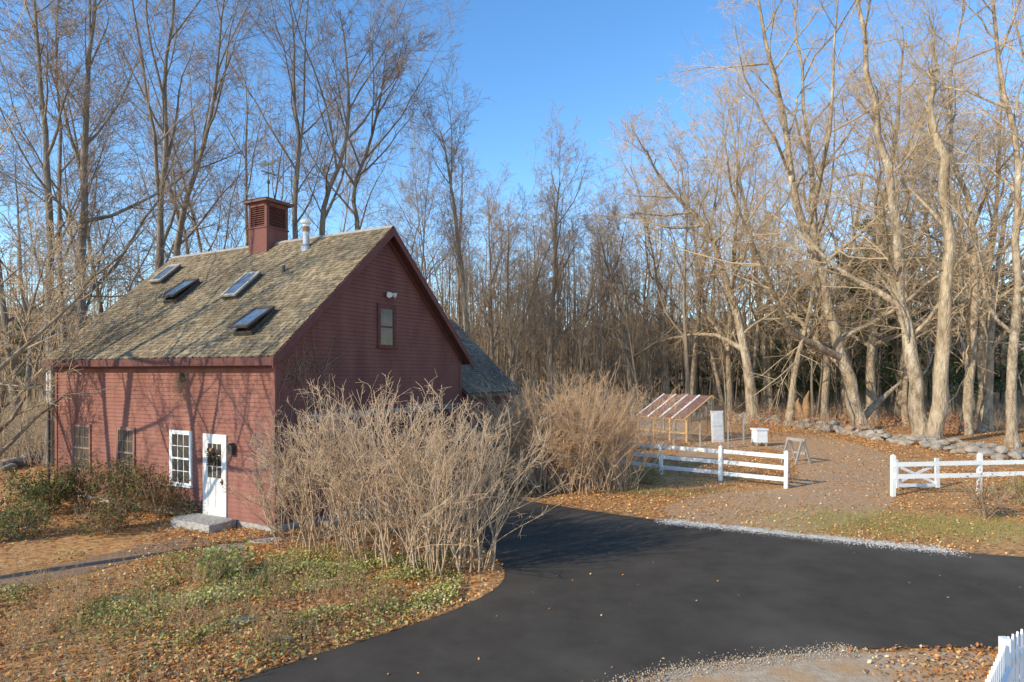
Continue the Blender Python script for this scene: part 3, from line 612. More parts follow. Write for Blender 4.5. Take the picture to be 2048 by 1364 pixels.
# ---------------------------------------------------------------- trees
def grow(out,P,lvl,p,d,L,r,path=None):
    n=P['n'][lvl]
    if path is None:
        pts=[p.copy()]; st=L/(n-1); q=p.copy(); d=d.normalized(); wn_=P['wan'][lvl]; tp=P['trop'][lvl]
        for i in range(n-1):
            d=(d+rv()*wn_+UP*tp).normalized(); q=q+d*st; pts.append(q)
    else:
        pts=path; n=len(pts); L=sum((pts[i+1]-pts[i]).length for i in range(n-1))
    tip=P['tip'][lvl]; rad=[max(r*(1-(1-tip)*(i/(n-1))**P.get('tp',.85)),P['rmin']) for i in range(n)]
    if lvl==0: rad=[rad[0]*1.6]+[rad[1]*1.08]+rad[2:]
    out.append((lvl,pts,rad))
    if lvl>=P['max']: return
    k=max(1,int(round(P['nc'][lvl]*random.uniform(.8,1.2)))); t0=P['t0'][lvl]
    for i in range(k):
        t=min(t0+(1-t0)*(i+random.random())/k,.999); f=t*(n-1); j=min(int(f),n-2); w_=f-j
        q=pts[j].lerp(pts[j+1],w_); dd=(pts[j+1]-pts[j]).normalized(); rt=rad[j]*(1-w_)+rad[j+1]*w_
        az=i*2.4+random.uniform(-.9,.9); a=dd.orthogonal().normalized(); b=dd.cross(a); an=R(max(random.gauss(P['ang'][lvl],12),8))
        cd=dd*math.cos(an)+(a*math.cos(az)+b*math.sin(az))*math.sin(an)
        cl=L*P['lr'][lvl]*(1-P['fall'][lvl]*t)*random.uniform(.5,1.3)
        if lvl==0 and random.random()<P.get('fork',.18): cl*=1.5; cr=rt*.7
        else: cr=min(rt*.6,cl*P['rl']+.003)
        grow(out,P,lvl+1,q,cd,cl,cr)
PT=dict(n=[12,8,5,3,2],wan=[.05,.14,.17,.17,.2],trop=[.04,.09,.07,.06,.02],tip=[.1,.15,.25,.4,.55],nc=[14,8,5,4],t0=[.26,.16,.12,.1],ang=[38,40,38,34],lr=[.38,.50,.56,.62],fall=[.55,.45,.35,.25],rl=.0105,rmin=.0068,max=4,fork=.2)
def tree(name,label,cat,loc,H,r,bark,twig,P,path=None,lean=(0,0),group=None):
    root=thing(name,label,cat,loc,0,group)
    out=[]
    if path: 
        base=path[0].copy(); base.z=0; pts=[q-base for q in path]; pts[0].z=-.2
        pts=smooth_open(pts,1); root.location=base; jj=P.get('jit',.05)
        for i in range(2,len(pts)): pts[i]=pts[i]+Vector((random.gauss(0,jj),random.gauss(0,jj),0))
        grow(out,P,0,None,None,None,r,pts)
    else: grow(out,P,0,Vector((0,0,-.2)),Vector((lean[0],lean[1],1)),H,r)
    tk=[(p,rr_) for l,p,rr_ in out if l<=1]; cr=[(p,rr_) for l,p,rr_ in out if l>1]
    link('trunk',tubes('trunk',tk,lambda n:10 if n>9 else 6),bark,root)
    if cr: link('crown',tubes('crown',cr,3),twig,root)
    root['h']=max(q.z for l,p,_ in out for q in p)
    return root
def HP(d,*pp): return [at(px,py,d+dd) for px,py,dd in pp]
def pp(P,**k): q=dict(P); q.update(k); return q
PR=pp(PT,nc=[18,9,5,4],t0=[.16,.12,.12,.1],lr=[.38,.48,.56,.62],rl=.0120,wan=[.05,.2,.2,.2,.2],trop=[.04,.05,.04,.04,.02],ang=[48,44,42,38],jit=.13,fork=.3)
tree('bare_tree','pale bare tree leaning left with limbs reaching over the greenhouse','tree',None,0,.44,M['bark_pale'],M['twig_pale'],PR,HP(46,(1508,850,0),(1500,740,0),(1478,650,0),(1458,560,0),(1428,480,-1),(1385,420,-1),(1330,370,-2),(1290,300,-2)))
tree('bare_tree','tall pale bare tree with a long trunk leaning left, behind the sawhorse','tree',None,0,.48,M['bark_pale'],M['twig_pale'],PR,HP(40.5,(1724,865,0),(1702,780,0),(1674,680,0),(1645,590,0),(1602,440,0),(1576,330,0),(1560,200,0),(1520,40,0),(1500,-60,0)))
tree('bare_tree','thick pale bare tree beside the broken snag, its trunk curving left','tree',None,0,.46,M['bark_pale'],M['twig_pale'],PR,HP(35,(1846,895,0),(1836,790,0),(1818,690,0),(1802,560,0),(1790,430,0),(1766,300,0),(1742,180,0),(1722,40,0),(1700,-100,0)))
PS=pp(PT,nc=[14,6,4,4],t0=[.25,.25,.2,.2],lr=[.24,.45,.45,.45],tip=[.3,.2,.3,.4,.6],fork=.2,ang=[55,45,40,40],jit=.18)
tree('dead_tree','dead pale tree trunk with its top snapped off','tree',None,0,.40,M['deadwood'],M['twig_pale'],PS,HP(33.5,(1868,892,0),(1868,780,0),(1880,650,0),(1892,520,0),(1893,400,0),(1876,290,0),(1866,220,0),(1862,165,0),(1868,140,0)))
tree('bare_tree','upright pale bare tree standing just left of the leaning pair','tree',None,0,.38,M['bark_pale'],M['twig_pale'],PR,HP(48,(1646,845,0),(1645,700,0),(1643,560,0),(1630,400,0),(1612,250,0),(1600,100,0),(1580,0,0)))
tree('bare_tree','upright bare tree seen between the two leaning pale trees','tree',None,0,.36,M['bark_pale'],M['twig_pale'],PR,HP(46,(1742,850,0),(1746,700,0),(1752,560,0),(1765,400,0),(1800,200,0),(1810,50,0)))
tree('bare_tree','tall bare tree at the right edge behind the rail fence','tree',None,0,.28,M['bark_pale'],M['twig_pale'],PR,HP(32,(2022,900,0),(2026,750,0),(2031,600,0),(2036,450,0),(2030,300,0),(2000,150,0),(1990,0,0),(1980,-120,0)))
tree('bare_tree','bare tree with forked upper limbs above the snag at right','tree',None,0,.30,M['bark_pale'],M['twig_pale'],PR,HP(38,(1930,870,0),(1940,740,0),(1950,600,0),(1940,430,0),(1900,280,0),(1900,120,0),(1930,-20,0)))
PL=pp(PT,nc=[16,9,6,5],t0=[.22,.16,.12,.1],lr=[.34,.48,.56,.62],ang=[34,38,38,34],wan=[.03,.10,.15,.16,.2],trop=[.04,.08,.07,.06,.02],jit=.03)
tree('bare_tree','dark double trunked bare tree left of the barn, left stem','tree',None,0,.23,M['bark_dark'],M['twig_dark'],PL,HP(25.5,(104,930,0),(103,740,0),(100,600,0),(100,450,0),(92,300,0),(80,150,0),(70,0,0),(60,-150,0)))
tree('bare_tree','tall dark bare tree nearest the left end of the barn roof','tree',None,0,.26,M['bark_dark'],M['twig_dark'],PL,HP(26.5,(160,925,0),(160,740,0),(163,600,0),(165,450,0),(172,300,0),(175,150,0),(190,0,0),(200,-130,0)))
tree('bare_tree','slim dark bare tree between the two stout left trunks','tree',None,0,.15,M['bark_dark'],M['twig_dark'],PL,HP(27.5,(132,920,0),(128,700,0),(118,500,0),(122,300,0),(112,100,0),(120,-60,0)))
tree('bare_tree','spreading bare tree rising behind the left end of the barn ridge','tree',None,0,.28,M['bark_dark'],M['twig_dark'],pp(PL,fork=.45,t0=[.3,.2,.15,.1]),HP(33,(318,890,0),(318,700,0),(318,520,0),(322,400,0),(332,300,0),(330,150,0),(345,20,0),(350,-60,0)))
tree('bare_tree','bare tree with a leaning trunk just left of the cupola','tree',None,0,.22,M['bark_dark'],M['twig_dark'],PL,HP(36,(340,880,0),(350,520,0),(365,420,0),(400,320,0),(430,200,0),(440,60,0),(450,-20,0)))
tree('bare_tree','tall bare tree directly behind the cupola','tree',None,0,.21,M['bark_dark'],M['twig_dark'],PL,HP(37,(590,870,0),(592,500,0),(588,400,0),(600,300,0),(585,180,0),(590,60,0),(575,-20,0)))
tree('bare_tree','bare tree with a bowed trunk behind the stove pipe','tree',None,0,.22,M['bark_dark'],M['twig_dark'],PL,HP(38,(645,868,0),(640,470,0),(652,400,0),(690,300,0),(700,200,0),(690,90,0),(680,30,0)))
tree('bare_tree','bare tree rising behind the barn ridge, right of the stove pipe','tree',None,0,.22,M['bark_dark'],M['twig_dark'],PL,HP(41,(712,860,0),(715,460,0),(705,380,0),(740,290,0),(760,200,0),(770,150,0)))
tree('bare_tree','grey bare tree beyond the gable peak of the barn','tree',None,0,.26,M['bark_mid'],M['twig_dark'],PL,HP(44,(940,855,0),(935,680,0),(925,560,0),(915,470,0),(905,390,0),(890,310,0),(880,260,0)))
tree('bare_tree','broad bare tree with fanning limbs in the middle of the wood','tree',None,0,.32,M['bark_mid'],M['twig_far'],pp(PL,fork=.5,t0=[.2,.18,.15,.1]),HP(52,(1100,840,0),(1100,700,0),(1105,620,0),(1112,540,0),(1108,460,0),(1115,400,0),(1120,365,0)))
spots=[ # px, depth, top y, proto kind, zone
 (30,33,-40,'dark','L'),(232,40,40,'dark','L'),(440,46,40,'dark','L'),(500,44,60,'dark','L'),(545,50,120,'dark','L'),(270,48,60,'dark','L'),
 (770,50,190,'dark','L'),(820,52,200,'mid','L'),(60,50,80,'dark','L'),(400,56,100,'dark','L'),(660,58,170,'mid','L'),(190,60,120,'dark','L'),
 (870,57,235,'mid','C'),(910,62,250,'mid','C'),(985,58,275,'mid','C'),(1030,66,300,'mid','C'),(1065,60,310,'mid','C'),(1150,60,305,'mid','C'),(1195,64,320,'mid','C'),(1240,58,300,'mid','C'),(1285,56,260,'pale','C'),(1330,54,225,'pale','C'),(960,70,310,'mid','C'),(1130,74,330,'mid','C'),(1215,76,340,'mid','C'),(1080,80,340,'mid','C'),(1300,72,310,'mid','C'),(1010,84,330,'mid','C'),(1175,86,340,'mid','C'),(1260,82,320,'mid','C'),(1045,74,330,'mid','C'),(1110,66,330,'mid','C'),(1225,68,330,'mid','C'),(935,78,330,'mid','C'),(1000,50,330,'dark','C'),(1175,52,320,'dark','C'),(1265,50,300,'dark','C'),(1050,54,330,'dark','C'),(1365,50,230,'mid','C'),
 (1380,54,150,'pale','R'),(1425,58,150,'pale','R'),(1455,52,70,'pale','R'),(1540,56,60,'pale','R'),(1585,52,30,'pale','R'),(1690,56,20,'pale','R'),(1790,52,0,'pale','R'),(1905,50,0,'pale','R'),(1975,52,0,'pale','R'),(2065,42,-60,'pale','R'),(1620,68,150,'pale','R'),(1500,66,150,'pale','R'),(1720,66,80,'pale','R'),(1870,64,60,'pale','R'),(1960,62,40,'pale','R'),(1350,66,270,'pale','R'),(1560,78,220,'pale','R'),(1660,80,200,'pale','R'),(1440,76,260,'pale','R'),(1780,78,180,'pale','R'),(2020,60,20,'pale','R'),(1400,84,280,'mid','R'),(1600,90,260,'mid','R'),(1570,46,40,'pale','R'),(1800,44,-20,'pale','R'),(1965,41,-40,'pale','R'),(1470,48,90,'pale','R')]
ZL={'L':('slender leafless tree among those filling the sky behind the barn roof','leafless trees behind the barn'),'C':('slender leafless tree in the middle distance between barn and greenhouse','leafless trees in the middle of the wood'),'R':('slender pale leafless tree in the wood behind the stone wall','leafless trees in the right hand wood')}
bk={'mid':(M['bark_mid'],M['twig_far']),'dark':(M['bark_dark'],M['twig_dark']),'pale':(M['bark_pale'],M['twig_pale'])}
PG=pp(PT,rmin=.0088,fork=.3,t0=[.22,.15,.12,.1],nc=[13,8,5,4])
protos={}
for i,(px,d,yt,kd,z) in enumerate(spots):
    px+=random.uniform(-14,14); d+=random.uniform(-2,2)
    H=CH+(HZ-yt)/F*d; loc=Vector(((px-1024)/F*d,d,0))
    lst=protos.setdefault(kd,[])
    lab,grp=ZL[z]
    if len(lst)<4:
        t=tree('bare_tree',lab,'tree',loc,22,random.uniform(.16,.26),*bk[kd],PG,lean=(random.uniform(-.14,.14),random.uniform(-.14,.14)),group=grp); s=H/t['h']; t.scale=(s*.95,s*.95,s); lst.append(t)
        t.rotation_euler=(0,0,random.uniform(0,6))
    else:
        src=random.choice(lst); s=H/src['h']; dup(src,loc,random.uniform(0,6.28),s*random.uniform(.8,1.15),lab,grp,sz=s*random.uniform(.82,1.0))
sap=[]
PSp=dict(n=[6,4,3,2],wan=[.07,.14,.18,.2],trop=[.03,.1,.05,.03],tip=[.2,.25,.4,.6],nc=[12,5,4],t0=[.22,.15,.15],ang=[38,40,38],lr=[.34,.46,.55],fall=[.5,.3,.3],rl=.009,rmin=.0065,max=3,fork=.15)
for i in range(85):
    px=random.choice([random.uniform(950,1480),random.uniform(1480,2060),random.uniform(930,1480)]); d=random.uniform(47,70)
    loc=Vector(((px-1024)/F*d,d,0)); lab='thin leafless sapling with a straight stem in the wood'; grp='saplings in the wood'
    if i<5:
        t=tree('sapling',lab,'sapling',loc,10,.075,(M['bark_mid'] if i%2 else M['bark_dark']),M['twig_far'],PSp,lean=(random.uniform(-.18,.18),random.uniform(-.18,.18)),group=grp); sap.append(t)
    else: dup(random.choice(sap),loc,random.uniform(0,6),random.uniform(.6,1.6),lab,grp)
PN=pp(PT,nc=[14,9,6,5],n=[12,8,6,4,3],rmin=.006,t0=[.2,.15,.15,.15],lr=[.46,.46,.5,.55],ang=[48,44,42,40],wan=[.05,.13,.16,.16,.16],rl=.0135)
tree('bare_tree','near bare tree whose pale branches reach in from the left edge across the barn wall','tree',(-13.0,13.0,0),10,.19,M['bark_mid'],M['twig_pale'],pp(PN,nc=[14,8,5,4]),lean=(.06,.05))
tree('bare_tree','near bare tree at the left edge with fine branches beside the lattice','tree',(-15.2,18.0,0),7.5,.13,M['bark_mid'],M['twig_pale'],pp(PN,nc=[18,9,6,4],t0=[.12,.12,.12,.12],lr=[.5,.46,.5,.55],rmin=.007),lean=(.08,.0))
tree('bare_tree','near bare tree just beyond the left edge, in front of the lawn','tree',(-17.6,14.5,0),14,.26,M['bark_mid'],M['twig_pale'],pp(PN,nc=[12,7,5,4]),lean=(.05,.0))
tree('bare_tree','near bare tree just beyond the left edge, beside the brick path','tree',(-11.6,10.2,0),11,.18,M['bark_mid'],M['twig_pale'],pp(PN,nc=[10,7,5,3],lr=[.4,.46,.5,.55],t0=[.3,.15,.15,.15]),lean=(-.04,.0))
def evergreen(loc,H,label,group):
    root=thing('pine_tree',label,'tree',loc,0,group); br=[([Vector((0,0,-.2)),Vector((.05,0,H*.5)),Vector((0,0,H))],[H*.014,H*.009,.02])]
    LV=[]
    for i in range(60):
        t=.12+.86*random.random(); z=H*t; L=H*.24*(1-.8*t)*random.uniform(.35,1.2)+.25; az=i*2.4+random.uniform(-.6,.6); dr=Vector((math.cos(az),math.sin(az),random.uniform(-.15,.3)))
        q=[Vector((0,0,z)),Vector((0,0,z))+dr*L*.5,Vector((0,0,z))+dr*L+UP*L*.08]; br.append((q,[.03,.02,.01]))
        for k in range(int(34+L*50)):
            f=random.uniform(.3,1.05); c=q[0].lerp(q[2],f)+Vector((random.gauss(0,.16*L*.7+.08),random.gauss(0,.16*L*.7+.08),random.gauss(0,.16))); LV.append(c[:])
    link('trunk',tubes('trunk',br,6),M['bark_dark'],root)
    n=len(LV); link('crown',leafmesh('needles',LV,rng.uniform(.08,.2,n),pal(n,[(.075,.11,.045),(.10,.135,.055),(.055,.08,.036),(.13,.15,.065)]),aspect=.3),M['needles'],root); return root
ev=[]
for i,(px,d,yt) in enumerate(((1690,58,500),(1750,55,430),(1610,62,550),(1800,60,480),(1900,57,510),(1560,70,590),(1340,80,630),(1420,82,640),(1940,66,480),(40,70,640),(1850,66,510),(180,75,650),(1650,66,530),(1520,80,620),(1770,68,460),(1710,64,510),(1580,74,570),(2060,62,500),(1470,78,630),(2005,60,520))):
    H=CH+(HZ-yt)/F*d; loc=Vector(((px-1024)/F*d,d,0)); lab='dark evergreen tree in the shade of the wood behind bare trunks' if px>900 else 'dark evergreen tree in the distance left of the barn'; grp='evergreens in the wood' if px>900 else 'evergreens left of the barn'
    if i<3: t=evergreen(loc,15,lab,grp); t.scale=(H/15,)*3; ev.append(t)
    else: dup(random.choice(ev),loc,random.uniform(0,6),H/15*random.uniform(1,1.4),lab,grp,sz=H/15)
br=[]
for i in range(3500):
    d=random.uniform(70,150); x=random.uniform(-.95,.95)*d; h=random.uniform(9,21); r=random.uniform(.05,.17)
    b=Vector((x,d,0)); t=b+Vector((random.gauss(0,.9),random.gauss(0,.4),h)); br.append(([b,b.lerp(t,.5)+Vector((random.gauss(0,.3),0,0)),t],[r,r*.7,.02]))
    for k in range(7):
        f=random.uniform(.2,.97); q=b.lerp(t,f); dr=Vector((random.gauss(0,.8),random.gauss(0,.8),random.uniform(.5,1.6))).normalized(); L=h*.28*random.uniform(.5,1.2)*(1.2-f); e=q+dr*L; br.append(([q,e],[.03,.012]))
        for m_ in range(2):
            q2=q.lerp(e,random.uniform(.3,.9)); e2=q2+(dr+rv()*.5).normalized()*L*.6; br.append(([q2,e2],[.018,.011]))
o=link('distant_wood',tubes('distant_wood',br,3),mat('far_bark',(.20,.145,.098),(.43,.325,.215),scale=.3,rough=1)); tag(o,'far wood of bare stems closing the horizon','wood',None,'stuff')
br=[]
for i in range(4200):
    d=38+34*random.random()**.9; x=random.uniform(-.05,.95)*d
    if x<.3*d and d<52: continue
    h=random.uniform(.2,1.3); b=Vector((x,d,0)); e=b+Vector((random.gauss(0,.4),random.gauss(0,.3),h)); br.append(([b,b.lerp(e,.5)+rv()*.06,e],[.012,.01,.006]))
    for k in range(3):
        q=b.lerp(e,random.uniform(.3,.9)); e2=q+(e-b+rv()*.5)*.4; br.append(([q,e2],[.008,.005]))
for i in range(2600):
    d=random.uniform(25,44); x=-(random.uniform(.66,.95))*d
    b=Vector((x,d,0)); h=random.uniform(.4,2.2); e=b+Vector((random.gauss(0,.5),random.gauss(0,.3),h)); br.append(([b,b.lerp(e,.5)+rv()*.06,e],[.012,.01,.006]))
    for k in range(2):
        q=b.lerp(e,random.uniform(.3,.9)); e2=q+(e-b+rv()*.5)*.4; br.append(([q,e2],[.008,.005]))
o=link('undergrowth',tubes('undergrowth',br,3),M['twig_far']); tag(o,'tangle of bare brush on the floor of the wood','undergrowth',None,'stuff')
n=9000; d=rng.uniform(36,54,n); x=d*rng.uniform(.34,.72,n); c=np.sin(x*1.3)+np.sin(d*.9+x*.4)+rng.normal(0,.6,n)>.2; P=np.stack([x,d,rng.uniform(.05,.9,n)],1)[c]
o=link('red_brush',leafmesh('red_brush',P,.06,pal(len(P),[(.40,.09,.06),(.52,.20,.07),(.36,.15,.07),(.56,.30,.11)])),M['leaves']); tag(o,'low red leaved brush along the stone wall','brush',None,'stuff')
st=thing('stump','brown broken rotten stump behind the stone wall','stump',Vector(at(1606,855,43)),0); st.location.z=0
br=[([Vector((0,0,-.1)),Vector((.1,0,.7)),Vector((.2,0,1.4)),Vector((.22,0,1.9)),Vector((.42,0,2.5))],[.42,.33,.27,.18,.03]),([Vector((.1,0,.5)),Vector((-.2,0,1.1)),Vector((-.3,.1,1.6)),Vector((-.32,.1,1.8)),Vector((-.22,.1,2.0))],[.28,.22,.16,.08,.02])]
link('trunk',tubes('stump',br,9),M['rotwood'],st)
o=link('fallen_log',tubes('fallen_log',[([at(1700,850,42),at(1730,830,42.5),at(1760,800,43),at(1800,765,43.5)],[.3,.26,.2,.08])],9),M['bark_pale']); tag(o,'pale fallen log leaning up behind the stone wall','log')
# ---------------------------------------------------------------- shrubs
def cane_shrub(H,spread,nst,label,group,loc,tw,sub=5,tn=7):
    root=thing('bare_shrub',label,'shrub',loc,0,group)
    A=[];B=[]
    def stem(b,d,L,r,n,wob,trop):
        pts=[b]; q=b
        for k in range(n-1):
            d=(d+rv()*wob+UP*trop).normalized(); q=q+d*(L/(n-1)); pts.append(q)
        return pts,[r*(1-.65*k/(n-1)) for k in range(n)]
    def twigs(pts,m_,t0):
        n=len(pts)
        for j in range(m_):
            t=random.uniform(t0,1); f=t*(n-1); i_=min(int(f),n-2); q=pts[i_].lerp(pts[i_+1],f-i_); dd=(pts[i_+1]-pts[i_]).normalized()
            d=(dd+rv()*.52+UP*.08).normalized(); L=random.uniform(.15,.5); e=q+d*L; B.append(([q,q.lerp(e,.5)+rv()*.025,e],[.005,.0042,.003]))
            for k in range(3):
                q2=q.lerp(e,random.uniform(.25,1)); e2=q2+(d+rv()*.65).normalized()*random.uniform(.06,.2); B.append(([q2,e2],[.0038,.0027]))
    for i in range(nst):
        az=random.uniform(0,6.28); r0=random.random()**.5*.5; b=Vector((math.cos(az)*r0,math.sin(az)*r0,-.05)); ti=random.uniform(.02,.42)*spread; az2=az+random.gauss(0,.7)
        d=Vector((math.cos(az2)*ti,math.sin(az2)*ti,1)).normalized(); L=H*random.uniform(.45,1.03)
        pts,rd=stem(b,d,L,random.uniform(.010,.025),9,.125,.02); A.append((pts,rd)); twigs(pts,tn,.3)
        for j in range(sub):
            t=random.uniform(.12,.8); f=t*8; i_=int(f); q=pts[i_].lerp(pts[i_+1],f-i_); dd=(pts[i_+1]-pts[i_]).normalized(); d2=(dd+rv()*.36).normalized()
            p2,r2=stem(q,d2,L*(1-t)*random.uniform(.65,1.1)+.25,rd[i_]*.6,6,.14,.07); A.append((p2,r2)); twigs(p2,tn,.3)
    link('stems',tubes('stems',A,5),M['cane'],root); link('twigs',tubes('twigs',B,3),tw,root); return root
LB1='bare tan shrub with upright canes in the row beside the barn gable'; G1='bare tan shrubs beside the barn gable'
s1=[]
S1=[(-4.75,13.75,.86),(-3.85,13.25,.95),(-3.0,12.8,1.04),(-2.2,12.3,1.04),(-1.45,12.0,.97),(-.8,12.05,.88),(-1.8,13.0,.97)]
for i,(x,y,s) in enumerate(S1):
    if i<3: s1.append(cane_shrub(3.55,.85,17,LB1,G1,(x,y,0),M['canetwig'],sub=5,tn=5)); s1[-1].scale=(s,s,s)
    else: dup(s1[i%3],(x,y,0),random.uniform(0,6),s,LB1,G1)
LB2='bare orange-tan shrub with a rounded twiggy top left of the white fence'; G2='bare shrubs left of the white rail fence'
s2=[]
for i,(x,y,s) in enumerate(((.4,20.3,.82),(1.2,19.9,.95),(2.1,19.8,1.03),(3.0,20.1,1.03),(3.7,20.6,.9),(1.8,21.0,1.06),(.8,21.4,.95))):
    if i<2: s2.append(cane_shrub(3.85,1.6,24,LB2,G2,(x,y,0),M['canetwig2'],sub=5,tn=7)); s2[-1].scale=(s,s,s)
    else: dup(s2[i%2],(x,y,0),random.uniform(0,6),s,LB2,G2)
def leafy_shrub(loc,h,w_,cols,label,group=None,nst=26,nl=700,tw='twig_far',ls=.035):
    root=thing('garden_shrub',label,'shrub',loc,0,group); B=[];LV=[]
    for i in range(nst):
        az=random.uniform(0,6.28); d=Vector((math.cos(az)*w_,math.sin(az)*w_,0))*random.random()**.6; b=Vector((random.gauss(0,.06),random.gauss(0,.06),-.03)); e=b+d+UP*h*random.uniform(.5,1); m_=b.lerp(e,.5)+rv()*.05; B.append(([b,m_,e],[.010,.008,.004]))
        for k in range(9):
            q=m_.lerp(e,random.uniform(-.3,1)); e2=q+(e-b).normalized()*.15+rv()*.12; B.append(([q,q.lerp(e2,.5),e2],[.005,.004,.003])); 
            for _ in range(max(1,nl//(nst*9))): LV.append((e2+rv()*.06)[:])
    link('stems',tubes('stems',B,4),M[tw],root)
    if nl: link('foliage',leafmesh('foliage',LV,ls,pal(len(LV),cols)),M['greens'],root)
    return root
GR=[(.13,.17,.045),(.19,.22,.055),(.24,.20,.065),(.10,.125,.04)]; BR=[(.30,.12,.06),(.36,.15,.07),(.19,.115,.06)]
leafy_shrub(g(90,1030),1.15,.9,GR,'low dark green shrub at the left end of the barn front bed',nl=2600,nst=36)
leafy_shrub(g(165,1022),1.4,.9,BR+GR,'reddish and green shrub under the leftmost barn window',nl=2500,nst=38)
leafy_shrub(g(245,1026),1.4,.9,GR+BR[:2],'green and rust shrub under the second barn window',nl=2000,nst=40)
leafy_shrub(g(315,1034),1.2,.75,GR[:2]+BR,'rust brown shrub just left of the white barn window',nl=1600,nst=34)
leafy_shrub(g(215,1065),.75,.8,BR+GR,'low brown shrub in front of the barn bed near the brick path',nl=1200)
leafy_shrub(g(30,1075),.7,.7,GR,'low green shrub at the left edge beside the brick path',nl=1400)
leafy_shrub(g(385,1035),.5,.45,GR[:2]+BR,'small dark plant between the white window and the door step',nl=600)
leafy_shrub(g(450,1160),.45,.5,[(.24,.29,.08),(.32,.36,.10)],'small green plant in front of the brick path',nl=800)
leafy_shrub(g(1970,1035),.95,.65,[(.34,.15,.06),(.28,.18,.08)],'red-brown twiggy shrub in front of the right rail fence',nl=260,tw='twig_far',nst=40)
leafy_shrub(g(2040,1010),.8,.6,[(.28,.26,.08),(.42,.3,.1)],'yellow-green low shrub at the right edge by the rail fence',nl=700)
leafy_shrub(g(1300,968),.5,.55,[(.15,.2,.06),(.22,.25,.07)],'low green plant under the left rail fence',nl=700)
br=[]
for i in range(30):
    p=Vector((.03,random.uniform(.1,1.6),random.uniform(3.0,4.0))); pts=[p]
    d=Vector((0,random.uniform(-.2,.8),random.uniform(.2,1)))
    for k in range(6):
        d=(d+Vector((0,random.gauss(0,.5),random.gauss(.15,.4)))).normalized(); q=pts[-1]+d*.2; q.x=random.uniform(.03,.07)
        if q.z>zroof(q.y)-.35 or q.y<.05: break
        pts.append(q)
    if len(pts)>2: br.append((pts,[.008*(1-.1*k) for k in range(len(pts))]))
for i in range(5):
    y=.15+.25*i; br.append(([Vector((.04,y+random.gauss(0,.08),z)) for z in (0,.8,1.6,2.4,3.2)],[.012,.011,.010,.009,.006]))
vl=thing('climbing_vine','bare brown vine climbing the gable corner of the barn','vine',BC,BROT)
link('stems',tubes('vine',br,4),M['bark_mid'],vl)
n=110; P=np.stack([rng.uniform(.03,.1,n),np.abs(rng.normal(.7,.6,n))+.05,rng.uniform(3.2,4.5,n)],1); P=P[P[:,2]<4.3+P[:,1]*.85-.3]; link('foliage',leafmesh('vine_leaves',P,.03,pal(len(P),BR)),M['leaves'],vl)
nst=thing('nest','tangled nest of twigs in the opening under the eave','nest',b2w(-3.5,-.06,3.5),BROT)
br=[]
for i in range(160):
    q=Vector((random.gauss(0,.16),random.gauss(-.02,.02),random.gauss(0,.1)+(-.35*random.random()**3))); e=q+rv()*.12; e.y=min(e.y,.02); br.append(([q,q.lerp(e,.5),e],[.004,.004,.003]))
link('twigs',tubes('nest',br,3),M['twig_far'],nst)
# ---------------------------------------------------------------- ground scatter
bpoly=[b2w(-LX-.05,-.05),b2w(.05,-.05),b2w(.05,WY+4.3),b2w(-LX-.05,WY+4.3)]; apoly=[b2w(.0,1),b2w(.82,1),b2w(.82,7.4),b2w(0,7.4)]
pathpl=[g(-250,1255),g(-20,1192),g(140,1158),g(280,1120),g(415,1090),g(405,1066),g(280,1090),g(140,1122),g(-20,1152),g(-250,1220)]
gvp=[p+Vector((.05,.35,0)) for p in gravel]+[p+Vector((-.05,-.35,0)) for p in reversed(gravel)]
def samp(n,d0,d1,pw,lat=.9):
    d=d0+(d1-d0)*rng.random(n)**pw; x=rng.uniform(-1,1,n)*(lat*d+.5); return x,d
def keep(x,y,polys): 
    k=np.ones(len(x),bool)
    for p in polys: k&=~inpoly(x,y,p)
    return k
x,y=samp(340000,5.5,42,1.5)
k=keep(x,y,[drive,bpoly,apoly])
dens=.72+.6*nz(x,y,.9,3)
inp=inpoly(x,y,pathpl); intr=inpoly(x,y,track); ing=inpoly(x,y,gvp)
dens=np.where(inp,dens*.45,dens); dens=np.where(x>2,dens*.8,dens); dens=np.where(intr,dens*.35,dens); dens=np.where(ing,dens*.3,dens); dens=np.where((x>3)&(y<8.6),dens*.5,dens)
green=(np.exp(-(((x+3.4)/1.9)**2+((y-11.3)/1.2)**2)))
dens=dens*(1-.45*green)
k&=rng.random(len(x))<dens
x,y=x[k],y[k]; n=len(x)
LC=[(.62,.28,.085),(.52,.22,.07),(.62,.40,.18),(.34,.16,.065),(.70,.50,.27),(.46,.17,.06),(.24,.12,.06),(.66,.32,.085)]
P=np.stack([x,y,.015+rng.random(n)**2*.05],1)
o=link('fallen_leaves',leafmesh('fallen_leaves',P,rng.uniform(.016,.038,n)*(1+.018*np.maximum(y-12,0)),pal(n,LC,jit=.35),flat=1.1),M['leaves']); tag(o,'orange and brown fallen leaves covering the ground','leaves',None,'stuff')
x,y=samp(900,5.5,18,1.2); k=inpoly(x,y,drive)&(rng.random(len(x))<.14); P=np.stack([x[k],y[k],np.full(k.sum(),.022)],1)
o=link('scattered_leaves',leafmesh('scattered_leaves',P,.026,pal(len(P),LC),flat=2),M['leaves']); tag(o,'single dry leaves scattered on the black driveway','leaves',None,'stuff')
def pebbles(pl,n,sd):
    i=rng.integers(0,len(pl)-1,n); f=rng.random(n); A=np.array([(p.x,p.y) for p in pl]); c=A[i]*(1-f[:,None])+A[i+1]*f[:,None]; return c+rng.normal(0,sd,(n,2))
def gravel_stuff(name,label,pb,cols,s0,s1):
    n=len(pb); o=link(name,leafmesh(name,np.concatenate([pb,rng.uniform(.014,.022,(n,1))],1),rng.uniform(s0,s1,n),pal(n,cols,jit=.12),flat=1.2,aspect=.8),M['leaves']); tag(o,label,'gravel',None,'stuff')
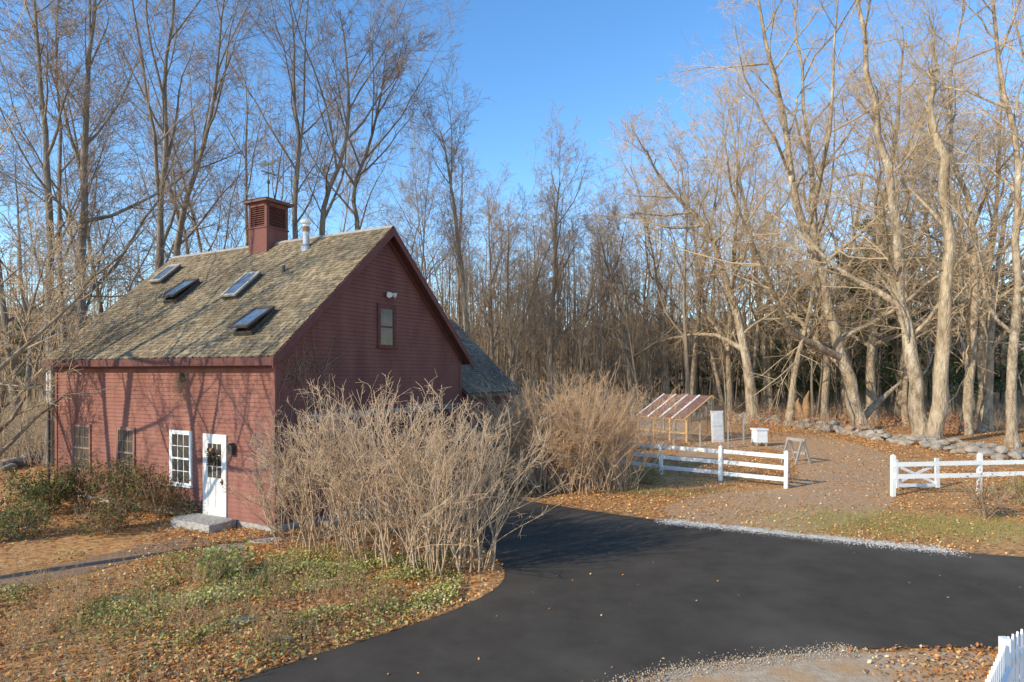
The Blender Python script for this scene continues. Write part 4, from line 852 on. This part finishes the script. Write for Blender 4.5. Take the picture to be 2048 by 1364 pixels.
gravel_stuff('loose_gravel','fine white gravel strewn along the far driveway edge',pebbles(gravel,11000,.17),[(.74,.71,.66),(.62,.58,.52),(.68,.62,.54)],.007,.013)
gravel_stuff('loose_gravel','muted tan gravel strewn along the near driveway edge',pebbles(gravelf,4200,.10),[(.52,.42,.30),(.60,.51,.39),(.44,.32,.2),(.52,.31,.15)],.007,.013)
n=66000; x=rng.normal(-3.1,1.8,n); y=rng.normal(11.0,1.25,n); k=keep(x,y,[drive,bpoly,pathpl])&(nz(x,y,2.4,5)+rng.normal(0,.55,n)>.28)&(y<13.2)&(x<-.9); x,y=x[k],y[k]; n=len(x)
hgt=np.clip(.10+.09*nz(x,y,2.6,8),.03,.3)
P=np.stack([x,y,hgt*rng.uniform(.3,1.05,n)],1)
bright=np.clip(.5+.5*nz(x,y,1.3,9),0,1)[:,None]
cols=np.clip(pal(n,[(.56,.54,.13),(.70,.63,.21),(.32,.36,.09),(.72,.63,.32),(.24,.24,.08)],jit=.3)*(.6+.5*bright),0,.85)
o=link('ground_cover',leafmesh('ground_cover',P,rng.uniform(.018,.036,n),cols,flat=.8),M['greens']); tag(o,'bright yellow-green ground cover beside the driveway','ground cover',None,'stuff')
n=46000; x=rng.uniform(-11,-1.8,n); y=rng.uniform(6.3,13,n); k=keep(x,y,[drive,bpoly,pathpl])&(nz(x,y,1.5,15)+rng.normal(0,.5,n)>.75); x,y=x[k],y[k]; n=len(x)
P=np.stack([x,y,rng.uniform(.02,.18,n)],1)
o=link('garden_plants',leafmesh('garden_plants',P,rng.uniform(.018,.036,n),pal(n,[(.28,.32,.09),(.44,.43,.13),(.50,.44,.17),(.44,.28,.11),(.20,.20,.07)]),flat=.4),M['greens']); tag(o,'patchy low green plants in the left garden bed','ground cover',None,'stuff')
br=[]
sx=rng.uniform(-9.5,-2.2,170); sy=rng.uniform(6.4,12.4,170); kk=keep(sx,sy,[drive,bpoly,pathpl])
for cx_,cy_ in zip(sx[kk],sy[kk]):
    for k in range(random.randint(4,12)):
        b=Vector((cx_+random.gauss(0,.14),cy_+random.gauss(0,.14),0)); h=random.uniform(.15,.55); e=b+Vector((random.gauss(0,.14),random.gauss(0,.14),h)); br.append(([b,b.lerp(e,.5)+rv()*.02,e],[.004,.0035,.002]))
        for m_ in range(3):
            q=b.lerp(e,random.uniform(.4,1)); e2=q+(rv()*.5+UP).normalized()*random.uniform(.05,.15); br.append(([q,q.lerp(e2,.5),e2],[.003,.0025,.002]))
o=link('dry_stalks',tubes('dry_stalks',br,3),mat('dry_stalk',(.26,.15,.075),(.48,.32,.17),scale=1.5)); tag(o,'dry brown flower stalks standing in the left garden bed','dry plants',None,'stuff')
br=[]
def grass(cx_,cy_,rx,ry,n):
    x=rng.normal(cx_,rx,n); y=rng.normal(cy_,ry,n); k=keep(x,y,[drive])
    for bx,by in zip(x[k],y[k]):
        b=Vector((bx,by,0)); e=b+Vector((random.gauss(0,.04),random.gauss(0,.04),random.uniform(.04,.13))); br.append(([b,b.lerp(e,.5),e],[.004,.003,.001]))
c=g(1760,1045); grass(c.x,c.y,1.6,.8,4000); c=g(1960,1060); grass(c.x,c.y,2.0,.7,2500); c=g(1300,985); grass(c.x,c.y,1.0,.5,700)
o=link('grass',tubes('grass',br,3),mat('grass_blade',(.34,.35,.10),(.48,.42,.15),scale=1)); tag(o,'thin green grass showing through leaves beside the gravel edge','grass',None,'stuff')
print('OK')
